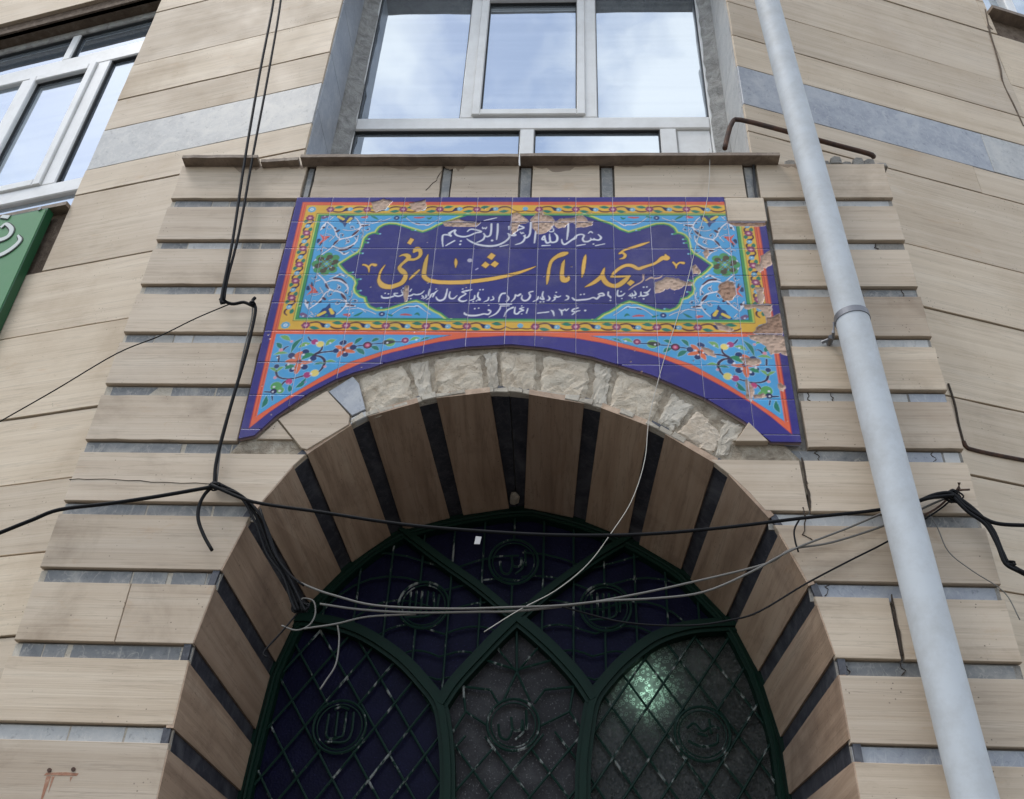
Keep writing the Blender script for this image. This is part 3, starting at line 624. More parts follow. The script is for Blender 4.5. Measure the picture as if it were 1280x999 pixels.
for P_ in ([(700, 610, 9), (690, 560, 10), (720, 530, 10), (750, 555, 9), (735, 580, 8)], [(800, 600, 9), (830, 640, 10), (800, 665, 10), (780, 640, 8)], [(470, 560, 8), (520, 540, 9), (590, 560, 9), (620, 600, 8)], [(400, 760, 9), (440, 740, 10), (470, 760, 10), (450, 790, 8)],
            [(900, 480, 8), (880, 440, 10), (840, 440, 10), (850, 475, 8)], [(1010, 470, 8), (1050, 500, 10), (1100, 480, 10), (1080, 450, 8)], [(560, 420, 8), (530, 450, 9), (560, 480, 9), (590, 460, 8)], [(850, 760, 9), (880, 790, 10), (930, 770, 9)], [(990, 560, 8), (1030, 590, 9), (1000, 640, 9)], [(600, 320, 8), (570, 300, 9), (620, 290, 9)]): o_s(P_, WH)
for P_ in ([(735, 555, 22)], [(808, 642, 20)], [(450, 765, 20)], [(862, 455, 20)], [(1070, 480, 20)], [(545, 590, 16)], [(900, 775, 18)], [(430, 700, 12), (455, 660, 20)], [(980, 530, 16)]): o_s(P_, MAR)
orn = [(k_, [tuple(p[:2])+((p[2]*(1.25 if c_ == MAR else .74 if c_ == WHT and len(P_) > 1 else 1),) if len(p) > 2 else ()) for p in P_], c_, g_) for k_, P_, c_, g_ in orn]
orn = [('s', P_, lin('2f6f9c'), .0016) for k_, P_, c_, g_ in orn if k_ == 's' and c_ == WHT]+orn
for kd, P, col, gr in orn:
    for fx in (0, 1):
        for fz in (0, 1):
            Q = mirx(P) if fx else P; Q = mirz(Q) if fz else Q
            (fill if kd == 'p' else stroke)(*((Q, col) if kd == 'p' else (Q, col, gr)))
for s_ in (-1, 1):                                           # rosettes at the cartouche ends
    cx_, cz_ = at(409, 333); cx_ = -s_*cx_
    for r_, n_, col, rr, ph in ((.040, 8, lin('4d9a58'), .036, 0), (.034, 6, lin('4d4a30'), .026, .3), (.020, 4, lin('4d9a58'), .020, 0), (.018, 4, lin('69423a'), .014, .78)):
        for i in range(n_): t = ph+i*2*math.pi/n_; stroke([(cx_+r_*math.cos(t)*1.05, cz_+r_*1.15*math.sin(t), rr)], col)
    stroke([(cx_, cz_, .012)], LGRN)
    for i in range(4): t = i*math.pi/2; stroke([(cx_+.026*math.cos(t), cz_+.026*math.sin(t), .016)], lin('54402e')); stroke([(cx_+.012*math.cos(t+.78), cz_+.012*math.sin(t+.78), .010)], lin('69423a'))
    for i in range(4): t = math.pi/4+i*math.pi/2; stroke([(cx_, cz_, .004), (cx_+.03*math.cos(t), cz_+.03*math.sin(t), .004)], lin('7ab870'))
# the cartouche
cart = [(585, 271.5), (575, 276), (565, 280), (554, 283.5), (547.5, 286.4), (540, 290.6), (528.7, 294.5), (515.6, 290.6), (502.5, 286.4), (495, 284.3), (487, 284), (481, 285.3), (475.5, 288.5), (473, 292), (471.6, 295), (466, 295.8), (462, 297.5), (458, 301.5), (456.5, 306), (455.6, 309.4), (453.8, 314.4), (450, 319.5), (440, 325), (427, 333.5),
        (432, 339.5), (437.5, 344.5), (444, 348.5), (447, 353), (448.5, 357), (446, 362.5), (447, 367.5), (452, 372), (459, 374), (460.3, 379.4), (464, 385), (472.5, 388.7), (480, 388.5), (487.5, 387), (502.5, 382), (510, 379.4), (521, 377), (531.6, 381), (539, 387), (544.7, 390.6), (552, 394), (561, 401.3)]
cl = [at(*q) for q in cart]; cl[0] = (cl[0][0], zq1+.002); cl[-1] = (cl[-1][0], zq0-.001); cr = mirx(cl)[::-1]; CP = cl+cr
for P in (cl, cr):
    stroke([(a, b, .030) for a, b in P], lin('7cc4a8'), k=1); stroke([(a, b, .024) for a, b in P], lin('d8de6a'), k=1); stroke([(a, b, .013) for a, b in P], GRN, k=1)
fill(CP, NAVY)
for P in (cl, cr):
    for i in (7, 14, 17, 18, 21, 25, 27, 30, 35):
        a, b = P[i if P is cl else len(P)-1-i]; s_ = 1 if P is cl else -1
        stroke([(a, b, .010), (a+s_*.010, b+(.004 if b < ZMID else -.002), .008)], GRN); stroke([(a+s_*.014, b+(.004 if b < ZMID else -.002), .008)], SKYB)
R4(-xq, xq, zq1, zi1-.010, lin('205c50')); R4(-xi+.006, xi-.006, zi1-.011, zi1-.004, GRN); R4(-xi+.006, xi-.006, zi0+.004, zi0+.013, GRN)
# flowering vine in the yellow band
def vine(path_fn, n_):
    for i in range(n_):
        f = lambda t, o: path_fn((i+t)/n_, o)
        def s_(pts, col): stroke([(*f(t, o), w) for t, o, w in pts], col)
        s_([(.0, .0, .005), (.12, .013, .007), (.30, .015, .007), (.42, .004, .007)], BRN)
        s_([(.60, -.004, .006), (.72, -.014, .008), (.88, -.014, .007), (1.0, -.004, .005)], BRN)
        s_([(.38, .008, .010), (.45, .0, .021)], DKB); s_([(.54, -.002, .022)], lin('7ab8d2')); s_([(.52, -.002, .006)], WHT)
        s_([(.10, -.008, .003), (.22, -.013, .017), (.36, -.016, .002)], TEAL); s_([(.64, .014, .003), (.78, .012, .017), (.92, .009, .002)], TEAL)
        for a in range(6): t = a*math.pi/3; c = f(0, 0); stroke([(c[0]+.0105*math.cos(t), c[1]+.0105*math.sin(t), .014)], lin('8e3a62'))
        s_([(0, 0, .014)], PNK); s_([(0, 0, .004)], WHT)
yb0, yb1 = zy0+.003, zi0-.002; ymz = (yb0+yb1)/2; ytz = (SGT-.050+zi1)/2; yx = (E_-.051+xi)/2
cols_px = [(373, 252), (416.5, 252), (462, 252), (501.5, 286), (547.3, 289), (594.7, 285), (638.5, 290), (673, 290), (719.7, 300), (766.6, 290), (814, 305), (863, 321), (904.7, 252)]
CXS = [at(*q)[0] for q in cols_px]+[SGX]; CXS[0] = -SGX
for i in range(1, 12):
    if i == 6:
        for zz in (ymz, ytz): stroke([(CXS[6], zz, .004), (CXS[6]+.025, zz-.012, .005), ((CXS[6]+CXS[7])/2, zz-.009, .006), (CXS[7]-.025, zz-.012, .005), (CXS[7], zz, .004)], BRN); stroke([((CXS[6]+CXS[7])/2, zz+.004, .022)], lin('7ab8d2'))
        continue
    for zz, sg in ((ymz, 1), (ytz, 1 if i > 6 else -1)): vine(lambda t, o, i=i, zz=zz, sg=sg: (CXS[i]+(CXS[i+1]-CXS[i])*t, zz+o*sg), 1)
for sx in (-1, 1):
    for zz in (ymz, ytz):
        for a in range(8): t = a*math.pi/4; stroke([(sx*yx+.012*math.cos(t), zz+.012*math.sin(t), .012)], lin('6fb4d0'))
        stroke([(sx*yx, zz, .016)], WHT); stroke([(sx*yx, zz, .008)], SKYB)
    vine(lambda t, o, sx=sx: (sx*yx+o, ytz-.05+(ymz+.05-ytz+.05)*t), 6)
# spandrel flowers
SF = []
O3, O4 = (300, 415), (400, 415)
def leaf(o, a, b, w, col, k=10.667): SF.append((T(o, [(a[0], a[1], 4), ((a[0]+b[0])/2+(b[1]-a[1])*.10, (a[1]+b[1])/2-(b[0]-a[0])*.10, w), (b[0], b[1], 3)], k), col))
def dot(o, c, w, col, k=10.667): SF.append((T(o, [(c[0], c[1], w)], k), col))
def st(o, pts, col, k=10.667): SF.append((T(o, pts, k), col))
VIN = lin('3a2440'); NB = lin('1c3468')
st(O3, [(920, 100, 16), (945, 140, 20), (975, 160, 16)], NB); st(O3, [(1115, 205, 16), (1085, 280, 22), (980, 345, 26)], VIN); st(O3, [(980, 345, 20), (1100, 305, 18), (1240, 290, 18), (1400, 275, 16)], VIN)
st(O3, [(1000, 345, 16), (1090, 365, 28), (1140, 425, 32), (1110, 510, 24), (1065, 560, 16)], VIN); st(O3, [(490, 550, 24), (510, 620, 24), (580, 652, 18), (700, 655, 16), (850, 618, 16)], VIN)
st(O3, [(560, 750, 16), (600, 700, 18), (660, 668, 16)], VIN); st(O3, [(530, 355, 20), (525, 425, 18)], VIN); st(O3, [(590, 270, 24), (620, 240, 18), (655, 228, 12)], NB)
for a, b, w, c in (((550, 92), (680, 150), 62, MIDG), ((500, 180), (560, 260), 56, TEAL), ((690, 310), (845, 112), 50, TEAL), ((795, 238), (950, 188), 56, MIDG), ((1150, 215), (1285, 135), 60, MIDG), ((470, 335), (645, 318), 40, MIDG), ((410, 510), (495, 560), 34, MIDG), ((505, 560), (595, 495), 34, MIDG),
                   ((885, 650), (750, 775), 56, TEAL), ((670, 740), (665, 832), 48, TEAL), ((1000, 465), (1135, 455), 36, TEAL), ((1150, 430), (1280, 430), 30, MIDG)): leaf(O3, a, b, w, c)
leaf((300, 470), (430, 350), (355, 535), 66, TEAL, 12.49)
for c, w, col in (((1005, 165), 80, MAG), ((1080, 195), 86, LYEL), ((1035, 180), 26, WHT), ((905, 605), 84, MAG), ((1005, 580), 94, LYEL), ((955, 590), 26, WHT), ((560, 275), 44, PNK), ((665, 695), 76, lin('c84478')), ((655, 720), 20, PNK), ((700, 160), 30, PNK), ((480, 640), 34, PNK), ((1140, 495), 30, PNK), ((880, 700), 24, lin('9080c0'))): dot(O3, c, w, col)
for c, w in (((885, 300), 84), ((700, 350), 86), ((985, 385), 76), ((870, 500), 78), ((645, 480), 56), ((700, 540), 60)): dot(O3, c, w, NB)
leaf(O3, (830, 400), (1000, 325), 70, lin('2e8a5a')); leaf(O3, (610, 525), (740, 485), 60, lin('2e8a5a'))
for pts in ([(800, 420, 40), (780, 350, 70), (820, 310, 40)], [(800, 430, 40), (700, 420, 64), (630, 425, 20)], [(800, 430, 40), (880, 440, 44), (960, 432, 18)], [(800, 430, 40), (780, 500, 74), (760, 570, 40)]): st(O3, pts, lin('e87848'))
for c in ((858, 335), (722, 378), (938, 410), (655, 465), (718, 522), (832, 482)): dot(O3, c, 24, WHT)
dot(O3, (800, 428), 56, DKB); dot(O3, (810, 425), 14, RED)
dot(O3, (500, 490), 60, NB); dot(O3, (495, 760), 130, lin('5aa858')); dot(O3, (545, 810), 90, lin('6ab05c')); dot(O3, (460, 825), 74, DKB); st(O3, [(340, 830, 14), (420, 835, 18)], DKB); st(O3, [(440, 890, 16), (445, 945, 12)], DKB)
dot(O3, (465, 765), 26, WHT); dot(O3, (450, 830), 20, WHT); dot(O3, (540, 818), 26, WHT); dot(O3, (890, 205), 20, WHT); dot(O3, (1212, 180), 20, WHT)
for c, w in (((220, 282), 68), ((325, 172), 70), ((300, 180), 60), ((450, 238), 78), ((345, 335), 70)): dot(O4, c, w, NB)
for pts in ([(320, 270, 40), (265, 235, 50), (225, 225, 20)], [(320, 270, 40), (390, 210, 50), (430, 185, 30)], [(320, 270, 40), (410, 290, 50), (460, 300, 24)], [(320, 270, 40), (275, 320, 56), (245, 360, 20)]): st(O4, pts, lin('e87848'))
dot(O4, (320, 268), 44, BRN); dot(O4, (375, 250), 24, WHT); dot(O4, (275, 275), 20, WHT); dot(O4, (340, 305), 16, WHT)
for a, b, w, c in (((470, 195), (575, 112), 50, TEAL), ((485, 258), (600, 335), 62, TEAL), ((695, 165), (800, 125), 44, TEAL), ((690, 228), (790, 278), 56, TEAL), ((1200, 150), (1340, 115), 44, MIDG), ((1340, 150), (1480, 110), 26, TEAL)): leaf(O4, a, b, w, c)
st(O4, [(480, 222, 14), (600, 210, 14)], NB); st(O4, [(700, 192, 12), (860, 182, 14)], NB); st(O4, [(950, 165, 12), (1110, 165, 12)], NB)
dot(O4, (640, 210), 104, MAR); dot(O4, (640, 210), 60, lin('c84478')); dot(O4, (643, 210), 30, PNK); dot(O4, (940, 172), 120, MIDG); st(O4, [(880, 172, 66), (960, 165, 50), (1010, 162, 10)], lin('3a3a34')); dot(O4, (905, 178), 20, WHT); dot(O4, (1142, 145), 86, lin('8a3a68')); dot(O4, (1142, 145), 32, PNK)
dot(O4, (1290, 135), 20, WHT)
for P, col in SF:
    stroke(P, lin('a8d6ec'), .0022); stroke(mirx(P), lin('a8d6ec'), .0022)
for P, col in SF: stroke(P, col, .0007); stroke(mirx(P), col, .0007)
# inscriptions
A1, A2, A3, A4, A5, A6, A7, A8 = (450, 270), (560, 270), (670, 270), (760, 290), (450, 340), (560, 340), (670, 340), (740, 340)
gold = [(A1, [(725, 512, 30), (762, 478, 76), (803, 492, 54), (812, 545, 42), (780, 590, 36), (720, 614, 36), (655, 612, 48)]),
 (A1, [(530, 572, 8), (580, 552, 30), (640, 562, 62), (650, 598, 56), (600, 645, 40), (560, 680, 36), (532, 725, 46), (572, 772, 72), (612, 815, 52), (598, 880, 58), (555, 930, 62), (480, 962, 66), (400, 980, 72), (310, 960, 76), (262, 900, 46), (262, 850, 26), (280, 780, 24), (310, 730, 18), (340, 690, 8)]),
 (A1, [(665, 880, 12), (720, 825, 32), (795, 755, 20)]), (A1, [(50, 685, 24), (82, 692, 26), (122, 722, 26), (128, 785, 8)]), (A1, [(122, 722, 22), (160, 682, 26), (210, 690, 46)]),
 (A1, [(912, 548, 6), (892, 610, 36), (872, 700, 50), (858, 800, 54), (868, 850, 60), (930, 892, 60), (1040, 915, 60), (1180, 922, 62), (1373, 918, 62), (1573, 897, 60), (1773, 870, 56), (1973, 828, 50), (2123, 790, 40), (2253, 745, 26), (2345, 708, 6)]),
 (A2, [(105, 600, 5), (110, 650, 38), (105, 722, 5)]),
 (A3, [(408, 528, 44), (350, 545, 74), (270, 580, 52), (205, 640, 38), (178, 720, 36), (165, 800, 38), (155, 880, 32), (145, 948, 6)]), (A3, [(382, 618, 4), (362, 670, 36), (350, 760, 44), (346, 830, 50), (372, 888, 78), (418, 880, 56), (432, 842, 26)]),
 (A3, [(662, 552, 6), (650, 600, 36), (635, 700, 44), (624, 790, 34), (611, 852, 6)]),
 (A7, [(912, -20, 6), (898, 20, 30), (880, 70, 40), (840, 120, 50), (780, 168, 50), (715, 205, 34), (652, 234, 6)]), (A7, [(885, 50, 34), (900, 130, 60), (950, 190, 66), (1020, 218, 60), (1090, 213, 66), (1170, 160, 60), (1225, 105, 38), (1246, 82, 12)]),
 (A4, [(40, 632, 20), (150, 630, 30), (290, 622, 20)]), (A4, [(46, 628, 20), (80, 580, 36), (150, 520, 42), (240, 480, 46), (320, 486, 52), (400, 525, 46), (460, 508, 42), (530, 485, 36), (600, 463, 36), (660, 430, 38), (720, 385, 62), (775, 380, 82)]), (A4, [(762, 335, 14), (775, 375, 70)]),
 (A4, [(155, 395, 10), (210, 378, 30), (225, 342, 34), (190, 312, 28), (150, 325, 18)]), (A4, [(150, 320, 18), (220, 275, 28), (340, 235, 36), (450, 200, 36), (547, 168, 10)]),
 (A4, [(865, 440, 22), (900, 480, 26), (904, 518, 8)]), (A4, [(905, 480, 22), (950, 445, 22), (1000, 450, 38)])]
gpoly = [(A1, [(680, 328), (727, 348), (680, 417), (635, 395)]), (A2, [(580, 528), (637, 560), (585, 622), (523, 585)]), (A2, [(500, 643), (557, 685), (505, 732), (448, 695)]), (A2, [(625, 633), (680, 670), (630, 720), (568, 685)]), (A4, [(300, 672), (354, 703), (295, 754), (247, 718)])]
DK = lin('3a1f38')
for o, P in gold: stroke(T(o, P), DK, .0032)
for o, P in gpoly: stroke([(*q, .0065) for q in T(o, P)+[T(o, P)[0]]], DK, k=1)
for o, P in gold: stroke(T(o, P), GOLD, .0002)
for o, P in gpoly: fill(T(o, P), GOLD)
PALE = lin('dcb89c')
for P in ([(500, 682, 14), (570, 645, 24), (620, 655, 22), (690, 640, 18), (722, 608, 8)], [(270, 810, 6), (340, 757, 18), (430, 710, 18), (466, 675, 16), (468, 640, 22), (462, 600, 10)], [(480, 600, 6), (470, 640, 10)]): stroke(T(A4, P), PALE)
stroke(T(A2, [(295, 625, 64)]), lin('c6c0cc')); stroke(T(A2, [(375, 750, 18), (400, 735, 18)]), lin('b8b4d8'))
white = [(A3, [(828, 283, 14), (866, 322, 28), (842, 354, 28), (790, 352, 24), (770, 335, 14)]), (A3, [(790, 352, 22), (740, 350, 24), (725, 330, 12)]), (A3, [(740, 350, 22), (690, 376, 28), (640, 375, 28), (622, 340, 26), (640, 297, 24), (600, 280, 24), (540, 297, 28), (520, 330, 42), (480, 352, 28), (430, 388, 28), (380, 415, 28), (350, 390, 24), (342, 345, 10)]),
 (A3, [(695, 268, 12), (728, 244, 24), (752, 262, 14)]), (A3, [(765, 410, 26)]), (A3, [(793, 432, 18), (915, 408, 14)]), (A3, [(548, 432, 20), (655, 414, 16)]), (A3, [(430, 140, 26), (425, 250, 28), (412, 350, 14)]),
 (A3, [(245, 262, 10), (282, 308, 30), (276, 368, 30), (225, 388, 28), (192, 372, 26), (184, 320, 22), (182, 275, 10)]), (A3, [(195, 380, 26), (145, 394, 28), (122, 350, 24), (112, 300, 22), (82, 345, 26), (118, 352, 22)]), (A3, [(176, 235, 16), (190, 245, 18), (230, 240, 18), (235, 205, 12)]), (A3, [(218, 165, 14), (222, 200, 12)]), (A3, [(80, 432, 18), (188, 426, 14)]),
 (A2, [(1178, 145, 26), (1170, 260, 28), (1153, 395, 20)]), (A2, [(1106, 118, 26), (1100, 230, 28), (1082, 300, 28), (1040, 328, 26), (1012, 300, 18)]), (A2, [(1030, 290, 18), (1020, 350, 26), (980, 394, 26), (900, 420, 14)]), (A2, [(965, 250, 12), (985, 272, 18), (1000, 255, 12), (1012, 268, 12)]),
 (A2, [(878, 178, 18), (950, 165, 20), (1012, 192, 28), (940, 220, 26), (882, 262, 28), (898, 292, 36), (845, 292, 28), (800, 268, 16)]), (A2, [(810, 280, 16), (820, 320, 26), (760, 378, 30), (660, 424, 34), (540, 436, 34), (400, 415, 32), (300, 372, 24), (252, 338, 8)]), (A2, [(815, 178, 28), (815, 218, 12)]), (A2, [(698, 442, 18), (806, 418, 14)]),
 (A2, [(666, 143, 26), (662, 250, 28), (650, 348, 18)]), (A2, [(582, 143, 26), (578, 240, 28), (560, 298, 28), (510, 308, 26), (478, 268, 18)]), (A2, [(495, 298, 22), (475, 345, 28), (430, 372, 26), (385, 388, 14)]), (A2, [(590, 362, 36)]), (A2, [(462, 185, 14), (470, 205, 18), (490, 195, 14), (505, 207, 18), (518, 185, 14)]), (A2, [(483, 97, 12), (570, 78, 20), (652, 60, 12)]),
 (A2, [(262, 242, 16), (300, 214, 24), (360, 216, 24), (445, 245, 30), (370, 262, 26), (280, 300, 26), (200, 312, 30), (120, 292, 28), (92, 255, 26), (104, 220, 18), (60, 235, 18), (15, 265, 26)]), (A2, [(15, 265, 22), (45, 300, 26)]), (A2, [(175, 370, 30)]), (A2, [(165, 414, 32)]), (A2, [(0, 412, 16), (92, 360, 12)]),
 (A1, [(1278, 232, 24), (1235, 240, 24), (1200, 280, 26), (1215, 305, 24)]), (A1, [(1205, 295, 22), (1160, 285, 26), (1112, 292, 26), (1102, 350, 24), (1110, 442, 12)]), (A1, [(1150, 430, 18), (1270, 366, 12)]),
 # third line
 (A8, [(685, 238, 24)]), (A8, [(728, 236, 24)]), (A8, [(775, 262, 10), (738, 303, 22), (690, 310, 14)]), (A8, [(690, 310, 12), (745, 330, 22), (700, 352, 26), (655, 350, 22), (648, 300, 12)]), (A8, [(655, 350, 18), (615, 364, 8)]), (A8, [(685, 393, 24)]),
 (A8, [(560, 285, 10), (582, 330, 24), (548, 350, 24), (530, 318, 12)]), (A8, [(548, 350, 22), (510, 355, 22), (508, 328, 10)]), (A8, [(510, 355, 16), (485, 350, 10)]), (A8, [(535, 378, 22)]), (A8, [(572, 376, 22)]),
 (A8, [(342, 280, 18), (335, 330, 22), (352, 355, 26), (400, 347, 22), (434, 318, 12)]), (A8, [(385, 295, 22)]), (A8, [(395, 388, 22)]), (A8, [(215, 300, 18), (214, 345, 22), (240, 362, 24), (246, 382, 16)]), (A8, [(244, 414, 22)]),
 (A7, [(828, 330, 16), (880, 318, 28), (906, 345, 22), (862, 352, 18), (835, 340, 16)]), (A7, [(862, 352, 18), (835, 368, 28), (808, 392, 26), (770, 375, 22), (740, 380, 20), (700, 395, 24), (600, 406, 28), (520, 406, 28), (482, 378, 16)]), (A7, [(595, 335, 24)]), (A7, [(640, 330, 24)]), (A7, [(408, 352, 24), (432, 366, 22), (425, 396, 18), (386, 412, 10)]),
 (A7, [(330, 355, 12), (290, 368, 22), (250, 345, 12)]), (A7, [(245, 372, 22), (252, 398, 20), (215, 424, 10)]), (A7, [(290, 368, 18), (250, 375, 16)]), (A7, [(270, 306, 22)]), (A7, [(165, 355, 10), (184, 385, 22), (168, 412, 18), (145, 412, 10)]), (A7, [(95, 298, 16), (85, 350, 20), (104, 400, 24), (60, 388, 22), (65, 368, 10)]), (A7, [(60, 436, 24)]), (A7, [(102, 434, 24)]),
 (A6, [(1205, 365, 18), (1192, 400, 22), (1135, 428, 10)]), (A6, [(1132, 292, 20), (1080, 308, 16), (1098, 350, 24), (1070, 400, 26), (1020, 416, 26), (984, 390, 20), (990, 345, 10)]), (A6, [(965, 330, 30), (930, 350, 26), (900, 335, 16)]), (A6, [(900, 345, 20), (888, 385, 22), (842, 432, 8)]), (A6, [(785, 340, 10), (812, 380, 22), (800, 410, 18), (775, 425, 10)]),
 (A6, [(762, 318, 28), (720, 325, 24), (690, 370, 22), (680, 432, 10)]), (A6, [(600, 360, 12), (610, 395, 20), (570, 412, 14)]), (A6, [(545, 372, 14), (535, 408, 20), (482, 432, 8)]), (A6, [(430, 270, 22)]), (A6, [(470, 268, 22)]), (A6, [(408, 305, 16), (400, 360, 22), (432, 402, 24), (398, 404, 16)]),
 (A6, [(322, 268, 12), (270, 282, 24), (190, 300, 16), (242, 326, 16), (170, 370, 24), (152, 408, 26), (200, 427, 26), (255, 410, 12)]), (A6, [(200, 262, 20)]), (A6, [(360, 345, 14), (350, 393, 22), (290, 414, 10)]), (A6, [(340, 427, 20)]), (A6, [(382, 418, 20)]), (A6, [(32, 300, 16), (20, 350, 20), (35, 386, 24), (80, 387, 22), (125, 348, 10)]),
 (A5, [(1168, 262, 16), (1155, 325, 22), (1130, 390, 28), (1075, 416, 28), (1035, 400, 22), (1018, 365, 10)]), (A5, [(1020, 262, 20)]), (A5, [(1040, 282, 12), (1005, 310, 20), (985, 345, 22), (975, 368, 14)]), (A5, [(1010, 312, 14), (960, 332, 20), (940, 370, 20), (892, 402, 8)]), (A5, [(935, 262, 20), (922, 320, 22), (915, 352, 12)]),
 (A5, [(885, 340, 16), (886, 370, 20), (850, 392, 8)]), (A5, [(835, 352, 20), (852, 370, 16), (826, 386, 10)]), (A5, [(862, 283, 10), (820, 322, 22), (760, 336, 22), (720, 330, 20), (690, 346, 26), (650, 352, 24), (640, 330, 14)]), (A5, [(640, 390, 22)]), (A5, [(682, 390, 22)]), (A5, [(692, 262, 14), (672, 292, 18)]),
 (A5, [(560, 296, 14), (582, 330, 22), (530, 356, 24), (480, 350, 24), (460, 322, 16), (505, 318, 18)]), (A5, [(582, 250, 20)]), (A5, [(560, 276, 18)]), (A5, [(455, 358, 22), (380, 378, 28), (310, 376, 26), (292, 350, 12)]), (A5, [(342, 318, 22)]), (A5, [(386, 325, 22)]),
 # fourth line
 (A6, [(1066, 522, 14), (1048, 584, 16)]), (A6, [(1012, 508, 12), (960, 525, 20), (1008, 545, 18), (960, 562, 20), (930, 592, 24), (890, 582, 22), (896, 505, 14)]), (A6, [(985, 488, 18)]), (A6, [(985, 594, 18)]), (A6, [(868, 508, 30), (820, 530, 24), (780, 562, 22), (748, 628, 8)]),
 (A6, [(852, 464, 14), (780, 463, 20), (688, 466, 16)]), (A6, [(820, 486, 10), (710, 488, 16)]), (A6, [(705, 485, 14), (690, 532, 22), (640, 590, 22), (550, 634, 8)]), (A6, [(545, 540, 28), (572, 560, 20), (540, 597, 24), (480, 592, 22), (400, 610, 28), (300, 614, 30), (232, 597, 28), (222, 576, 14)]), (A6, [(545, 478, 20)]), (A6, [(360, 522, 22)]), (A6, [(412, 515, 22)]),
 (A7, [(22, 582, 18), (168, 566, 18)]), (A7, [(203, 545, 12), (226, 562, 24), (242, 618, 12)]), (A7, [(308, 528, 12), (340, 562, 22), (346, 608, 12)]), (A7, [(325, 540, 16), (360, 548, 20), (388, 528, 12), (402, 548, 18), (436, 520, 10)]), (A7, [(562, 514, 18), (500, 530, 22), (480, 556, 20), (520, 562, 18), (585, 550, 12)]), (A7, [(540, 560, 20), (482, 602, 14)]), (A7, [(655, 548, 30)])]
for o, P in white: stroke([(a, b, c*.86) for a, b, c in T(o, P)], WHT, .0001)
# worn and broken places
chips = [[(464, 256), (480, 252), (491, 254), (484, 264), (470, 268)], [(512, 257), (532, 253), (534, 262), (524, 268), (514, 265)], [(553, 281), (573, 276.6), (588, 280), (601, 282), (595, 286), (575, 287), (559, 286)],
 [(639, 271), (646, 268), (653, 272), (661, 280), (650, 284), (646, 292), (640, 296), (638, 284)], [(664, 278), (672, 270), (677, 267), (681, 273), (687, 273), (692, 278), (693, 282), (688, 289), (681, 295), (674, 296), (669, 291)],
 [(692, 281), (701, 277.5), (718, 275.6), (721, 273), (728, 273), (734, 278.4), (740, 280.3), (739, 285), (730, 287.3), (720, 287), (718, 280.5), (710, 281.3), (706, 287), (698, 288.3), (693, 285)],
 [(818.6, 356.5), (825.6, 354.7), (833, 350.5), (841.6, 351), (850, 353.8), (860, 356), (864, 356.6), (863, 359), (854, 360), (849, 364), (844, 365), (839, 363.6), (831, 364), (826, 367.8), (819, 369)],
 [(864, 337), (869, 335), (874, 341), (873, 345), (866, 344)], [(899, 358), (910, 354), (918, 358), (919, 370), (915, 378), (905, 378), (898, 368)], [(944, 363), (953, 363), (953, 380), (950, 383)], [(930, 384), (948, 383), (963, 384), (964, 390), (961, 398), (958, 402), (952, 390), (944, 387), (931, 389)],
 [(963, 400), (974, 395), (978, 417), (976, 421), (956, 422), (942, 419), (947, 411), (957, 408), (958, 400)], [(894, 407), (910, 411), (916, 416), (898, 416)], [(944, 335), (950, 334.5), (953, 339), (950, 343), (945, 341)], [(951, 324), (962, 316), (964, 333), (956, 338), (950, 333)],
 [(908, 280), (962, 280), (962, 284), (950, 286), (930, 286), (918, 285)], [(935, 422.5), (975, 423), (981, 424), (983, 447), (975, 444), (963, 446), (959, 438), (950, 431), (944, 429), (938, 426)], [(925, 451), (947, 451), (950, 456), (943, 460), (930, 458)],
 [(877, 437), (891, 442), (894, 449), (883, 446)], [(940, 497), (954, 495), (956, 499), (943, 500)], [(972, 483), (980, 486), (978, 492), (972, 489)], [(508, 361), (511, 361), (510, 377), (506, 381), (505, 370)], [(883, 314), (886, 320), (882, 326), (879, 321)], [(932, 478), (942, 492), (938, 504), (931, 500)]]
for i, P in enumerate(chips):
    Q = [at(*q) for q in P]; Q2 = []
    for a, b in zip(Q, Q[1:]+Q[:1]):
        for t in (0, .33, .66): Q2.append((a[0]+(b[0]-a[0])*t+rng.normal()*.0022, a[1]+(b[1]-a[1])*t+rng.normal()*.0022))
    if i > 3: stroke([(*q, .006) for q in Q2+[Q2[0]]], lin('c4aca0'), k=1)
    fill(Q2, CHIP if i not in (8, 11, 15) else lin('b8957c'), 0.0)
for _ in range(90):
    a, b = rng.uniform(-.95, .95), rng.uniform(CZ0, CZ1); stroke([(a, b, rng.uniform(.002, .006))], CHIP, 0, 0.1)
# tiles
sign = thing('ceramic_inscription', 'blue glazed tile sign with yellow Persian lettering above the arch', 'sign')
row_px = [(500, 249.5), (500, 280.3), (500, 313.6), (500, 346.4), (500, 381.7), (430, 417.0), (340, 455.6), (330, 496.6), (320, 539.2)]
RZ = [at(*q)[1] for q in row_px]+[SGB-.004]; RZ[0] = SGT
cutp = [(300, 551), (319, 547), (345, 523), (362.5, 511), (388, 493.5), (400, 487.6), (421.6, 476.5), (443, 468.4), (465.6, 462.3), (480.6, 457), (505, 450.6), (520, 447), (539, 443), (581, 436.4), (632, 433.6), (640, 433.4), (683, 437.7), (741, 449), (813, 471), (880, 500), (929, 528.8), (958, 551), (963, 555)]
cutw = np.array([at(*q) for q in cutp]); CUTX, CUTZ = cutw[:, 0], cutw[:, 1]
cutz = lambda x: np.interp(x, CUTX, CUTZ)
fn = rng.normal(size=(60, 60)); 
def chipnoise(X, Z): return fn[(np.abs(Z)*90).astype(int) % 60, (np.abs(X)*90).astype(int) % 60]
HG = .0009; CELL = .0027
